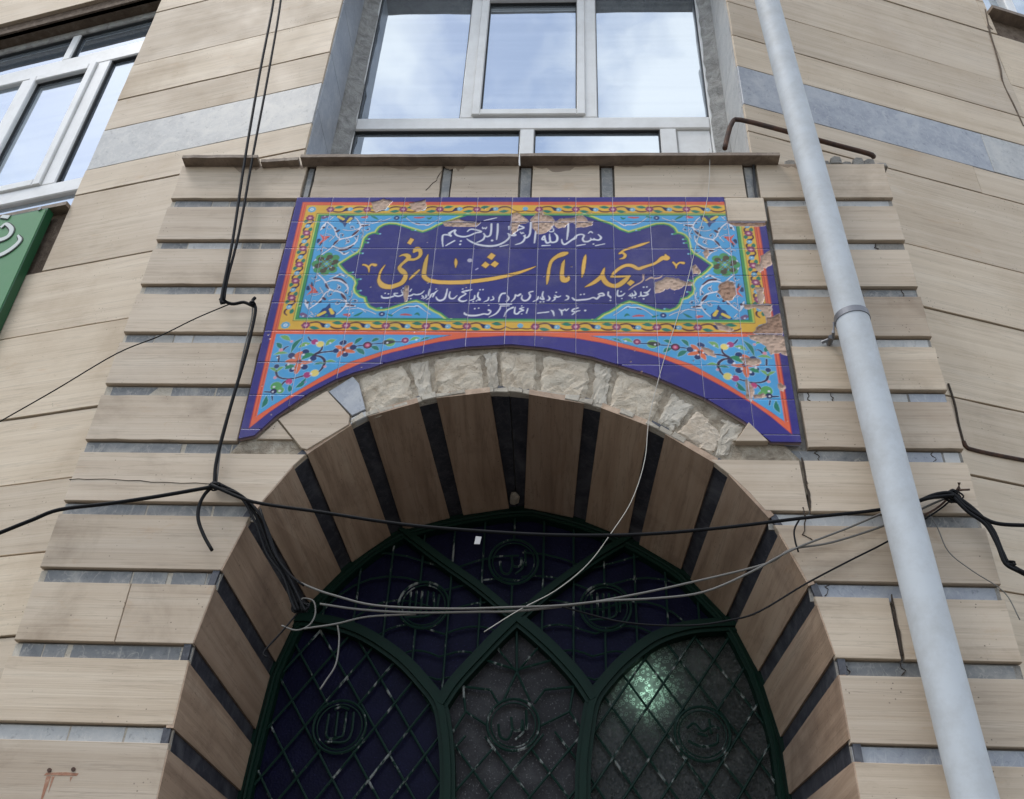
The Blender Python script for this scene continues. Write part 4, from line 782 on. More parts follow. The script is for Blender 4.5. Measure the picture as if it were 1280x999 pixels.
for i in range(len(CXS)-1):
    for j in range(len(RZ)-1):
        x0, x1, z1, z0 = CXS[i]+HG, CXS[i+1]-HG, RZ[j]-HG, RZ[j+1]+HG
        if i == 12 and j == 0: continue
        if z1 <= min(cutz(x0), cutz(x1), cutz((x0+x1)/2))+.004: continue
        nx, nz_ = max(2, int(round((x1-x0)/CELL))), max(2, int(round((z1-z0)/CELL)))
        X, Z = np.meshgrid(np.linspace(x0, x1, nx+1), np.linspace(z0, z1, nz_+1))
        cz_ = cutz(X); Zc = np.maximum(Z, np.minimum(cz_, z1))                 # snap the lower edge to the arch line
        ii = np.clip((X-CX0)/RES-.5, 0, GW-2); jj = np.clip((Zc-CZ0)/RES-.5, 0, GH-2); a, b = ii.astype(int), jj.astype(int); fx, fz = (ii-a)[..., None], (jj-b)[..., None]
        C = (IMG[b, a]*(1-fx)+IMG[b, a+1]*fx)*(1-fz)+(IMG[b+1, a]*(1-fx)+IMG[b+1, a+1]*fx)*fz
        tx, tz = rng.normal()*.003, rng.normal()*.003; off = rng.uniform(-.0006, .0005)
        Y = -.014+off+tx*(X-(x0+x1)/2)+tz*(Z-(z0+z1)/2)+(1-C[..., 3])*np.clip(.0042+.0012*chipnoise(X, Z), 0, .007)
        edge = np.zeros(X.shape, bool); edge[0, :] = edge[-1, :] = True; edge[:, 0] = edge[:, -1] = True; Y = Y+edge*.0008
        idx = np.arange((nx+1)*(nz_+1)).reshape(nz_+1, nx+1)
        F = np.stack([idx[:-1, :-1], idx[:-1, 1:], idx[1:, 1:], idx[1:, :-1]], -1).reshape(-1, 4)
        keep = (Z[1:, :-1] > cz_[1:, :-1]-1e-6) | (Z[1:, 1:] > cz_[1:, 1:]-1e-6); F = F[keep.reshape(-1)]
        if len(F) < 4: continue
        V = np.stack([X, Y, Zc], -1).reshape(-1, 3); nv = len(V)
        # side faces round the rim
        rim = np.concatenate([idx[0, :], idx[1:, -1], idx[-1, -2::-1], idx[-2:0:-1, 0]]); bk = V[rim].copy(); bk[:, 1] = .004
        V = np.concatenate([V, bk]); m_ = len(rim); okr = (cz_.reshape(-1)[rim] < z1-1e-6); S4 = np.array([[rim[(q+1) % m_], rim[q], nv+q, nv+(q+1) % m_] for q in range(m_) if okr[q] or okr[(q+1) % m_]])
        F = np.concatenate([F, S4]); me = bpy.data.meshes.new('tile'); me.vertices.add(len(V)); me.vertices.foreach_set('co', V.astype(np.float32).ravel())
        me.loops.add(F.size); me.loops.foreach_set('vertex_index', F.astype(np.int32).ravel()); me.polygons.add(len(F)); me.polygons.foreach_set('loop_start', np.arange(0, F.size, 4, dtype=np.int32)); me.polygons.foreach_set('loop_total', np.full(len(F), 4, np.int32)); me.update(calc_edges=True)
        at_ = me.color_attributes.new('Glaze', 'FLOAT_COLOR', 'POINT'); shade = 1+rng.normal()*.05
        CC = np.concatenate([C.reshape(-1, 4), np.tile(np.array([[*lin('cdb6a4'), 0]]), (m_, 1))]).astype(np.float32); CC[:, :3] *= shade; CC[:, 0] *= 1+rng.normal()*.02; at_.data.foreach_set('color', CC.ravel())
        link('tile', me, M_TILE, sign)
mb = MB(); xs_ = np.linspace(-SGX, SGX, 60)
for a, b in zip(xs_[:-1], xs_[1:]): mb.add([(a, -.004, cutz(a)+.005), (b, -.004, cutz(b)+.005), (b, -.004, SGT-.001), (a, -.004, SGT-.001), (a, .02, cutz(a)+.005), (b, .02, cutz(b)+.005)], [[0, 1, 2, 3], [4, 5, 1, 0]])
mb.build('grout_bed', M_GROUT, sign)
gl_ = MB()
for x_ in CXS[1:-1]:
    z_ = cutz(x_)+.004
    if z_ < SGT-.01: gl_.box(x_-.0011, x_+.0011, -.0126, -.002, z_, SGT-.002 if x_ < CXS[12]-.01 else RZ[1])
for z_ in RZ[1:-1]:
    ok = [x_ for x_ in np.linspace(-SGX+.002, SGX-.002, 300) if cutz(x_) < z_-.003]; runs = []
    for x_ in ok:
        if runs and x_-runs[-1][1] < .01: runs[-1][1] = x_
        else: runs.append([x_, x_])
    for a_, b_ in runs:
        if b_-a_ > .02: gl_.box(a_, b_, -.0127, -.002, z_-.0011, z_+.0011)
gl_.build('grout_line', M_GROUT, sign)
slab('repair_slab', chipped(CXS[12]+.004, SGX+.006, RZ[1]+.004, RZ[0]-.006, .004), M_TRAV, sign, -.015, .02)
# ------------------------------------------------------------------ SIDE WALLS
def wall(P, name, label, side, joints, grey_i, upts, holes=()):
    t = thing(name, label, 'wall', (P.o[0], P.o[1], 0), P.th)
    return t
def joint_zs(P, pts): return [P.at(a, b)[1] for a, b in pts]
LJ = joint_zs(PL, [(230, 7), (296, 51), (282, 94.5), (267, 133), (251, 183), (158, 232), (122, 326.5), (80, 411.5), (60, 517), (44, 602), (26, 693.5), (8, 796)])
RJ = joint_zs(PR, [(1167, 19), (1130, 66), (1135, 106), (1141, 143), (1129, 184), (1195, 233), (1206, 323), (1219, 399), (1235, 505), (1250, 568), (1248, 601), (1267, 741)])
left = thing('side_wall', 'pale travertine wall left of the portal with a wide white window', 'wall', (PL.o[0], PL.o[1], 0), PL.th)
right = thing('side_wall.001', 'pale travertine wall right of the portal behind the grey downpipe', 'wall', (PR.o[0], PR.o[1], 0), PR.th)
def ext(J, up=4, h=.33): return [J[0]+h*(up-i) for i in range(up)]+J+[J[-1]-.34*(i+1) for i in range(8) if J[-1]-.34*(i+1) > 0]+[0]
# left window opening in wall coordinates
lw_r = PL.at(150, 117)[0]; lw_b = PL.at(60, 262)[1]; lw_t = PL.at(100, 16)[1]; lw_l = lw_r-1.75
def rows(J, t, greyz, x_in, x_out, hole, jn, jfun):
    """courses of large slabs; hole=(u0,u1,z0,z1)"""
    for z1, z0 in zip(J[:-1], J[1:]):
        if z1-z0 < .01: continue
        isg = abs((z0+z1)/2-greyz) < .03
        segs = [(min(x_in, x_out), max(x_in, x_out))]
        if hole and z1 > hole[2]+.02 and z0 < hole[3]-.02:
            segs = [(a, b) for a, b in ((min(x_in, x_out), hole[0]), (hole[1], max(x_in, x_out))) if b > a]
        for a, b in segs:
            cuts = [a]+[c for c in jfun(z0, z1) if a+.05 < c < b-.05]+[b]
            for c, d in zip(cuts[:-1], cuts[1:]):
                m = M_WALL
                if isg: m = M_GREYB if (t is right and c < .95) else M_PALEB
                g_ = .0030; slab('wall_slab', chipped(c+.0008, d-.0008, z0+g_, z1-g_, .0025, .12), m, t, random.uniform(-.003, .003), .03, .002, .0018)
gzl = (LJ[3]+LJ[4])/2; gzr = (RJ[3]+RJ[4])/2
jl = PL.at(67, 300)[0]
def jfl(z0, z1):
    m = (z0+z1)/2
    if LJ[6] < m < LJ[5]: return [-3.2, jl]
    return [(-2.6 if int(m*7) % 2 else -3.3), -4.6]
def jfr(z0, z1):
    m = (z0+z1)/2; cr_ = PR.at(1250, 60)[0]
    if m > RJ[2]: return [PR.at(1262, 100)[0], cr_+1.4]
    if abs(m-gzr) < .05: return [PR.at(1235, 192)[0], 3.0]
    if RJ[5] < m < RJ[4]: return [PR.at(1222, 225)[0], 2.9]
    return [(2.4 if int(m*9) % 2 else 1.9), 3.6]
rows(ext(LJ), left, gzl, -.0, -6.0, (lw_l, lw_r, lw_b, lw_t), 0, jfl)
rw_l = PR.at(1231, 10)[0]+.01; rw_b = PR.at(1256, 22)[1]
rows(ext(RJ), right, gzr, .0, 6.0, (rw_l, rw_l+1.6, rw_b, rw_b+1.3), 0, jfr)
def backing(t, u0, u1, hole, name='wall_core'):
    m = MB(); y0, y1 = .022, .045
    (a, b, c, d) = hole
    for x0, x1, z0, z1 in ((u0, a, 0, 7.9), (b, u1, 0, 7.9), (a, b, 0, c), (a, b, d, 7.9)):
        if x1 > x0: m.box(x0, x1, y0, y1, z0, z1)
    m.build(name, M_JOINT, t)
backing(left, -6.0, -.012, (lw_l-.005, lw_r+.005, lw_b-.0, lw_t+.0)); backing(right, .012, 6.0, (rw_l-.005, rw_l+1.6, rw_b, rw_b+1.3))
# shadowed groove on the right wall, its shade put in as a dark tube, and the crack below the corner window
for pts, w in (([(1203, 553), (1207, 560), (1214, 563), (1240, 569), (1282, 577)], .008),):
    P3 = [PR.at(*q) for q in pts]; MB().add(*tube_data([(a, -.006, b) for a, b in P3], w, 6, 4)).build('groove_shade', M_RUST, right)
P3 = [PR.at(*q) for q in ((1185, 480), (1193, 505), (1198, 530), (1204, 553))]
MB().add(*ribbon_data([(a, b, .007) for a, b in P3], -.0044, .0)).build('wall_crack', M_CRACK, right)
P3 = [PR.at(*q) for q in ((1231, 12), (1237, 40), (1243, 60), (1250, 85), (1254, 105), (1266, 130), (1279, 158))]
MB().add(*ribbon_data([(a, b, .006+.004*(i % 2)) for i, (a, b) in enumerate(P3)], -.0042, .0)).build('wall_crack', M_JOINT, right)
a, b = PR.at(1236, 34); slab('broken_corner', [(a-.016, b-.02), (a+.02, b-.022), (a+.006, b+.022), (a-.008, b+.012)], M_JOINT, right, -.0045, .02, .001, 0)
# ------------------------------------------------------------------ window kit (local frame: x along, y depth, z up)
def bars(w, xs, zs, yf, yb, name='frame_bar'):
    return MB().box(xs[0], xs[1], yf, yb, zs[0], zs[1])
def bevel_bar(mbx, x0, x1, z0, z1, yf, yb): mbx.prism([(x0, z0), (x1, z0), (x1, z1), (x0, z1)], yf, yb, .006)
# left window
wl = MB(); 
lwin = MB(); D0 = .10
uz = lambda px, py: PL.at(px, py, D0)
win_l = link('window', mesh([(lw_l-.02, D0+.028, lw_b-.02), (lw_r+.02, D0+.028, lw_b-.02), (lw_r+.02, D0+.028, lw_t+.02), (lw_l-.02, D0+.028, lw_t+.02)], [[0, 1, 2, 3]]), M_GLASS, left)
win_l.name = 'window'
tr0 = uz(90, 86)[1]; tr1 = uz(90, 72)[1]              # transom bottom and top
bo0 = uz(50, 246)[1]; bo1 = uz(50, 232)[1]            # bottom transom
mx0 = uz(113, 100)[0]; mx1 = uz(127, 100)[0]          # mullion between the sash and the right pane
def bar(parent, x0, x1, z0, z1, yf, yb, m=M_UPVC, name='frame_bar'):
    return MB().prism([(x0, z0), (x1, z0), (x1, z1), (x0, z1)], yf, yb, .007).build(name, m, parent)
bar(win_l, lw_r-.035, lw_r+.02, lw_b-.1, lw_t, D0, D0+.07); bar(win_l, lw_l, lw_l+.06, lw_b-.1, lw_t, D0, D0+.07)
bar(win_l, lw_l+.061, lw_r-.036, tr0, tr1, D0+.001, D0+.07); bar(win_l, lw_l+.061, lw_r-.036, bo0, bo1, D0+.001, D0+.07)
bar(win_l, lw_l+.061, lw_r-.036, lw_t-.06, lw_t, D0+.001, D0+.07, M_FOAM)
w_ = mx1-mx0
bar(win_l, mx0, mx1, bo1+.001, tr0-.001, D0+.002, D0+.07)
um0 = uz(84, 60)[0]; bar(win_l, um0, um0+.055, tr1+.001, lw_t-.061, D0+.002, D0+.07)
s0 = uz(32, 115)[0]; bar(win_l, s0-.075, s0-.01, bo1+.001, tr0-.001, D0+.002, D0+.07)
def sash(parent, x0, x1, z0, z1, y, w=.045):
    s = MB()
    for q in ((x0, x0+w, z0, z1), (x1-w, x1, z0, z1), (x0+w, x1-w, z0, z0+w), (x0+w, x1-w, z1-w, z1)): s.prism([(q[0], q[2]), (q[1], q[2]), (q[1], q[3]), (q[0], q[3])], y, y+.05, .006)
    s.build('sash', M_UPVC, parent); gk = MB(); g_ = .006; a, b, c, d = x0+w, x1-w, z0+w, z1-w
    for q in ((a, a+g_, c, d), (b-g_, b, c, d), (a, b, c, c+g_), (a, b, d-g_, d)): gk.box(q[0], q[1], y+.026, y+.0395, q[2], q[3])
    gk.build('gasket', M_SEAL, parent)
def gasket(parent, a, b, c, d, y, g_=.007):
    gk = MB()
    for q in ((a, a+g_, c, d), (b-g_, b, c, d), (a, b, c, c+g_), (a, b, d-g_, d)): gk.box(q[0], q[1], y+.012, y+.027, q[2], q[3])
    gk.build('gasket', M_SEAL, parent)
sash(win_l, s0-.008, mx0+.002-.004, bo1+.004, tr0-.004, D0-.012, .05)
gasket(win_l, mx1, lw_r-.036, bo1, tr0, D0); gasket(win_l, um0+.055, lw_r-.036, tr1, lw_t-.06, D0); gasket(win_l, lw_l+.06, um0, tr1, lw_t-.06, D0)
# dark lintel underside and reveal
MB().box(lw_l, lw_r+.03, .01, D0+.06, lw_t+.0, lw_t+.03).build('lintel', M_JOINT, left)
MB().box(lw_l-.05, lw_r+.001, -.03, D0, lw_b-.03, lw_b-.006).build('window_sill', M_SILL, left)
# right corner window
win_r = link('window', mesh([(rw_l-.02, .11, rw_b-.02), (rw_l+1.6, .11, rw_b-.02), (rw_l+1.6, .11, rw_b+1.3), (rw_l-.02, .11, rw_b+1.3)], [[0, 1, 2, 3]]), M_GLASS, right)
bar(win_r, rw_l+.26, rw_l+.33, rw_b, rw_b+1.3, .06, .12); bar(win_r, rw_l-.01, rw_l+.03, rw_b, rw_b+1.3, .06, .12, M_FOAM); bar(win_r, rw_l+.331, rw_l+1.6, rw_b, rw_b+.06, .06, .12)
MB().box(rw_l-.01, rw_l+1.65, -.05, .06, rw_b-.03, rw_b-.001).build('window_sill', M_SILL, right)
# ------------------------------------------------------------------ CENTRAL WINDOW BAY
YW = .50
bay = thing('window_bay', 'recessed upper bay with grey marble jambs and white framed window', 'window')
aw = lambda px, py: at(px, py, YW)
wz = aw(640, 147)[1]; wz0 = aw(640, 161)[1]; wxl = aw(437, 185)[0]; wxr = aw(893, 160)[0]; WT = wz+1.65; WB = cz-.25
JL0, JR0 = xl+.004, xr-.004
win_c = link('window', mesh([(wxl, YW+.028, WB), (wxr, YW+.028, WB), (wxr, YW+.028, WT), (wxl, YW+.028, WT)], [[0, 1, 2, 3]]), M_GLASS, bay)
fl = aw(441, 160)[0]; fr_ = aw(886, 140)[0]
bar(win_c, wxl, fl+.012, WB, WT, YW-.002, YW+.08); bar(win_c, fr_, wxr, WB, WT, YW-.002, YW+.08)
bar(win_c, fl+.013, fr_-.001, wz0, wz, YW, YW+.08); bar(win_c, fl+.013, fr_-.001, WT-.07, WT, YW, YW+.08)
for a, b in ((649.5, 667.6), (826, 846.6)): bar(win_c, aw(a, 174)[0], aw(b, 174)[0], WB, wz0-.001, YW+.001, YW+.08)
bar(win_c, aw(847.5, 174)[0], fr_-.002, WB, wz0-.002, YW+.015, YW+.06, M_UPVC, 'infill_panel')
m1a, m1b = aw(574.8, 145)[0], aw(592, 142)[0]; m2a, m2b = aw(729, 140)[0], aw(747, 138)[0]
bar(win_c, m1a, m1b, wz+.001, WT-.071, YW+.001, YW+.08); bar(win_c, m2a, m2b, wz+.001, WT-.071, YW+.001, YW+.08)
zst = aw(660, -4)[1]
sash(win_c, m1b-.012, m2a+.012, wz+.012, zst, YW-.014, .046); bar(win_c, m1b+.001, m2a-.001, zst+.012, zst+.07, YW+.001, YW+.08)
gasket(win_c, fl+.012, m1a, wz, WT-.07, YW, .004); gasket(win_c, m2b, fr_, wz, WT-.07, YW, .004); gasket(win_c, fl+.012, aw(649.5, 174)[0], WB, wz0, YW, .006); gasket(win_c, aw(667.6, 174)[0], aw(826, 174)[0], WB, wz0, YW, .006)
# jambs: grey marble slabs with putty between them and the frame
for side, x0, xw in ((-1, JL0, wxl), (1, JR0, wxr)):
    zz = cz-.05
    while zz < 8:
        h = random.choice((.45, .62, .8)); ya = YE+.012; y1 = YW-.07
        s_ = MB(); x1 = x0-side*(.004); xo = x0+side*.03
        s_.box(min(x1, xo), max(x1, xo), ya, y1, zz, zz+h-.004).build('jamb_slab', M_PALEB if side > 0 else M_GREYB, bay); zz += h
    r_ = np.random.default_rng(9+side); n_ = 46; vs, fs = [], []
    for i in range(n_):
        z = cz-.05+i*.065; dx = r_.uniform(0, .018)
        vs += [(x0+side*.02, YW-.07, z), (x0-side*(.012+dx), YW-.03-dx*.5, z), (xw-side*(.002+dx*.8), YW-.008, z)]
    for i in range(n_-1): fs += [[3*i, 3*i+1, 3*i+4, 3*i+3], [3*i+1, 3*i+2, 3*i+5, 3*i+4]]
    link('putty', mesh(vs, fs), M_FOAM, bay)
    link('reveal_core', mesh([(x0+side*.031, YE+.02, 4.6), (x0+side*.031, YW+.1, 4.6), (x0+side*.031, YW+.1, 8.2), (x0+side*.031, YE+.02, 8.2)], [[0, 1, 2, 3]]), M_MORT, bay)
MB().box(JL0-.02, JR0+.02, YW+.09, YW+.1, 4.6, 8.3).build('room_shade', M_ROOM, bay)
MB().box(JL0-.02, JR0+.02, YE, YW+.1, WT+.0, WT+.4).build('lintel', M_MORT, bay)
# ------------------------------------------------------------------ GATE
gate = thing('arched_gate', 'dark green metal gate with pointed tracery and lattice over coloured glass', 'gate')
YG = DEP+.01; ag = lambda px, py, d=0: at(px, py, YG+d)
innS = np.linspace(-SE-2.6, SE+2.6, 120)
ctr = np.array([-.015, 2.6])
def inset(p, w):
    v = np.array([p[0], max(p[1]-2.6, 0)]) ; v = v/(np.linalg.norm(v)+1e-9); return (p[0]-v[0]*w, p[1]-v[1]*w)
P0 = [prof(TI, s) for s in innS]; P0 = [(a, max(b, .0)) for a, b in P0]
mb = MB(); n = len(P0); Pi = [inset(p, .040) for p in P0]; Po = [inset(p, -.03) for p in P0]
vs = [(a, YG-.02, b) for a, b in Po]+[(a, YG-.02, b) for a, b in Pi]+[(a, YG+.05, b) for a, b in Pi]
mb.add(vs, [[i, i+1, n+i+1, n+i] for i in range(n-1)]+[[n+i, n+i+1, 2*n+i+1, 2*n+i] for i in range(n-1)])
Pm = [inset(p, .020) for p in P0]; mb.add(*tube_data([(a, YG-.024, b) for a, b in Pm], .008, 6, 1)); mb.build('outer_frame', M_GATE, gate)
def flat_bar(pts, w, name='tracery_bar', yf=-.028, yb=.03, m=M_GATE):
    P = smooth_path([(*ag(*p), w) for p in pts], 6) if len(pts) > 2 else [(*ag(*p), w) for p in pts]
    P = [tuple(p) for p in P]; b_ = MB().add(*ribbon_data_raw(P, YG+yf, YG+yb)); P2 = [(a, b, c*.45) for a, b, c in P]; b_.add(*ribbon_data_raw(P2, YG+yf-.012, YG+yf)); return b_.build(name, m, gate)
def ribbon_data_raw(P, yf, yb):
    global smooth_path
    sp = smooth_path; smooth_path = lambda q, k=5: [np.array(x, float) for x in q]
    r_ = ribbon_data(P, yf, yb); smooth_path = sp; return r_
TL = [(560, 1010), (560, 960), (557, 920), (550, 884), (530, 856), (500, 825), (458, 797), (420, 783), (385, 778), (362, 778)]
TRt = [(728, 1010), (729, 960), (734, 915), (742, 877), (762, 849), (786, 825), (820, 801), (860, 788), (905, 784), (930, 784)]
# extend the two mullions down to the threshold
(xa, za), (xb, zb2) = ag(560, 1000), ag(728, 1000)
MB().box(xa-.03, xa+.03, YG-.026, YG+.03, 0, za+.0).build('tracery_bar', M_GATE, gate); MB().box(xb-.03, xb+.03, YG-.0265, YG+.03, 0, zb2).build('tracery_bar', M_GATE, gate)
flat_bar(TL, .054); flat_bar(TRt, .054, yf=-.0285)
flat_bar([(551, 884), (570, 856), (600, 823), (625, 797), (646, 777)], .054, yf=-.030); flat_bar([(741, 878), (722, 850), (695, 820), (668, 795), (646, 777)], .054, yf=-.031)
flat_bar([(646, 777), (600, 738), (550, 702), (500, 664)], .043, yf=-.024); flat_bar([(646, 777), (690, 739), (745, 700), (800, 668)], .043, yf=-.025)
# glazing: one pane object per light, cut to the light's outline
lightL = [(300, 1010)]+[(318, 920), (339, 841), (362, 790)]+TL[::-1][1:]; lightR = [(988, 1010), (975, 920), (950, 845), (925, 795)]+TRt[::-1][1:]
lightC = [(560, 1010), (557, 920), (551, 884), (575, 850), (646, 777), (720, 850), (741, 878), (734, 915), (728, 1010)]
def extend_down(P): q = [ag(*p, .02) for p in P]; q.insert(0, (q[0][0], .0)); q.append((q[-1][0], .0)); return q
def pane(P, m, y=.02):
    vs = [(a, YG+y, b) for a, b in P]+[(a, YG+y+.006, b) for a, b in P]; n_ = len(P)
    return link('pane', mesh(vs, [list(range(n_)), list(range(n_, 2*n_))[::-1]]+[[i, (i+1) % n_, n_+(i+1) % n_, n_+i] for i in range(n_)]), m, gate)
pL = pane(extend_down(lightL), M_PB); pL['label'] = 'dark blue pebbled glass of the left pointed light'
pC = pane(extend_down(lightC), M_PG, .022); pC['label'] = 'grey pebbled glass of the middle pointed light'
pR = pane(extend_down(lightR), M_PC, .024); pR['label'] = 'clear pebbled glass of the right pointed light'
upz = [ag(*p, .03) for p in ((362, 790), (420, 785), (500, 825), (551, 884), (600, 823), (646, 777), (690, 815), (741, 878), (786, 825), (860, 788), (925, 790))]
topa = [inset(prof(TI, s), -.01) for s in np.linspace(sparam(*upz[-1]), sparam(*upz[0]), 30)]
yp = YG+.027
mU = MB(); zq = upz[1][1]-.02; tq = sorted(topa)
for a_, b_ in zip(tq[:-1], tq[1:]): mU.add([(a_[0], yp, zq), (b_[0], yp, zq), (b_[0], yp, max(b_[1], zq+.001)), (a_[0], yp, max(a_[1], zq+.001))], [[0, 1, 2, 3]])
for F_ in ([(upz[1][0], zq+.003), upz[2], upz[3], upz[4], (upz[5][0], zq+.003)], [(upz[5][0], zq+.003), upz[6], upz[7], upz[8], (upz[9][0], zq+.003)]):
    F_ = [F_[0]]+[q for q in F_[1:-1] if q[1] < zq]+[F_[-1]]; mU.add([(a, yp+.0006, b) for a, b in F_], [list(range(len(F_)))])
pU = mU.build('pane', M_PB, gate); pU['label'] = 'dark indigo glass of the arched top light'
# lattice bars clipped to each light
def inside(P, x, z):
    c = False
    for (xa, za), (xb, zb_) in zip(P, P[1:]+P[:1]):
        if (za > z) != (zb_ > z) and x < (xb-xa)*(z-za)/(zb_-za)+xa: c = not c
    return c
def lattice(P, cx, cz_, px, pz, circ, rad):
    zmin, zmax = 1.4, max(p[1] for p in P)
    for fam in (1, -1):
        for k_ in range(-16, 17):
            x0 = cx+k_*px; run = []; segs = []
            for t in np.linspace(-1.6, 1.6, 260):
                x, z = x0+fam*t*px/pz*1.0, cz_+t
                ok = z > zmin and inside(P, x, z) and (circ is None or math.hypot(x-circ[0], z-circ[1]) > rad)
                if ok: run.append((x, YG+(-.002 if fam > 0 else .004), z))
                elif len(run) > 3: segs.append(run); run = []
                else: run = []
            if len(run) > 3: segs.append(run)
            for s_ in segs: MB().add(*tube_data([s_[0], s_[len(s_)//2], s_[-1]], .0048, 6, 1)).build('lattice_bar', M_GATED, gate)
def ring(c, r, parent=None, name='medallion'):
    pts = [(c[0]+r*math.cos(t), YG-.006, c[1]+r*math.sin(t)) for t in np.linspace(0, 2*math.pi, 29)]
    m_ = MB().add(*tube_data(pts, .0055, 6, 1)); pts2 = [(c[0]+r*.86*math.cos(t), YG-.004, c[1]+r*.86*math.sin(t)) for t in np.linspace(0, 2*math.pi, 29)]
    m_.add(*tube_data(pts2, .003, 5, 1)); return m_.build(name, M_GATED, gate)
for pl_ in ([(607, 826), (646, 838), (689, 826)], [(622, 811), (646, 841), (672, 811)], [(646, 780), (646, 841)], [(646, 841), (629, 877)], [(646, 841), (663, 877)], [(579, 859), (613, 863), (623, 880)], [(717, 859), (681, 863), (668, 880)],
            [(579, 859), (582, 890), (610, 908)], [(717, 859), (712, 890), (676, 908)], [(582, 890), (566, 916)], [(712, 890), (729, 916)]):
    MB().add(*tube_data([(*ag(*q)[:1], YG-.004, ag(*q)[1]) for q in pl_], .0052, 6, 1)).build('lattice_bar', M_GATED, gate)
cL, cC, cR = ag(424.7, 909), ag(641.7, 906.5), ag(878, 918)
EL = extend_down(lightL); EC = extend_down(lightC); ER = extend_down(lightR)
lattice(EL, cL[0], cL[1], .128, .185, cL, .092); lattice([q for q in EC if q[1] < ag(646, 900)[1]], cC[0], cC[1], .135, .165, cC, .092); lattice(ER, cR[0], cR[1], .128, .185, cR, .092)
def glyph(o, c, strokes, r=.09):
    m_ = MB()
    for s_ in strokes: m_.add(*tube_data([(c[0]+a*r, YG-.006, c[1]+b*r) for a, b in s_], .005, 5, 4))
    g_ = m_.build('lettering', M_GATED, o)
G1 = [[(-.5, .5), (-.5, -.3), (-.3, -.5), (.0, -.45)], [(-.15, .6), (-.12, -.4)], [(.2, .6), (.2, -.3), (.0, -.45)], [(.5, .6), (.52, -.2), (.3, -.6), (-.5, -.62)], [(-.3, .7), (0, .8), (.3, .7)]]
G2 = [[(-.6, .0), (-.5, -.5), (-.2, -.6), (-.05, -.2), (-.1, .3)], [(-.1, .3), (.0, -.2), (.3, -.2), (.35, .2)], [(.35, .2), (.4, -.3), (.1, -.6)], [(.5, .6), (.55, -.2)]]
G3 = [[(-.6, .2), (-.3, .4), (0, .1), (.4, .3), (.7, .2)], [(-.6, -.3), (-.1, -.5), (.5, -.4), (.6, 0)], [(-.2, .0), (.2, -.1)], [(.3, .6), (.35, .0)]]
G4 = [[(-.6, .6), (-.6, -.5)], [(-.35, .65), (-.35, -.5)], [(-.1, .65), (-.1, -.5)], [(.15, .65), (.15, -.5)], [(.4, .6), (.4, -.4), (-.7, -.6)], [(.65, .5), (.6, -.2)]]
for c, r, gl in ((cL, .096, G1), (cC, .094, G2), (cR, .098, G3)): glyph(ring(c, r), c, gl)
for c, gl in ((ag(529.5, 757), G4), (ag(642, 703), G2), (ag(757, 760), G4)):
    if c[1] < 3.6: glyph(ring(c, .098), c, gl)
# top light: vertical and gently curved bars
UP = [(a, b) for a, b in upz]+topa
for px_ in range(405, 900, 39):
    x, _ = ag(px_, 760); run = [z for z in np.linspace(2.6, 3.8, 200) if inside(UP, x, z) and min(math.hypot(x-c[0], z-c[1]) for c in (ag(529.5, 757), ag(642, 703), ag(757, 760))) > .096]
    br = [[run[0]]] if run else []
    for a, b in zip(run[:-1], run[1:]):
        if b-a > .02: br[-1].append(a); br.append([b])
    if run: br[-1].append(run[-1])
    for a, b in [q for q in br if len(q) > 1 and q[-1]-q[0] > .02]: MB().add(*tube_data([(x, YG, a), (x, YG, b)], .0045, 6, 1)).build('lattice_bar', M_GATED, gate)
for rr in (.12, .24, .36, .48, .60, .72):
    for sx in (-1, 1):
        cx_, cz_ = (ag(545, 880) if sx < 0 else ag(743, 880)); run = []
        for t in np.linspace(.1, math.pi-.1, 70):
            x, z = cx_+rr*1.0*math.cos(t), cz_+rr*(.75+.25*abs(math.sin(t*2)))*math.sin(t)
            if inside(UP, x, z) and ((x < ag(646, 777)[0]) == (sx < 0)): run.append((x, YG+.003, z))
            elif len(run) > 5: break
            else: run = []
        if len(run) > 5: MB().add(*tube_data(run[::3]+[run[-1]], .004, 6, 1)).build('lattice_bar', M_GATED, gate)
# lit interior behind the clear glass
room = MB().box(-1.2, 1.2, 2.4, 2.45, 0, 3.9); room.box(-1.2, -1.15, 1.0, 2.4, 0, 3.9); room.box(1.15, 1.2, 1.0, 2.4, 0, 3.9); room.box(-1.15, 1.15, 1.0, 2.4, 3.85, 3.9); room.box(-1.15, 1.15, 1.0, 2.4, -.02, .004)
rm = room.build('entrance_lobby', M_ROOM, None); tag(rm, 'dark entrance lobby seen through the gate glass behind the arch', 'room')
lx, lz = at(806, 868, YG+.10)
lamp = MB().prism([(lx-.045, lz-.05), (lx-.02, lz-.085), (lx+.03, lz-.06), (lx+.05, lz+.02), (lx+.02, lz+.08), (lx-.02, lz+.07)], YG+.06, YG+.08, .004).build('lobby_lamp', M_LAMP, None); tag(lamp, 'pale green lobby light glowing behind the right pointed pane', 'lamp')
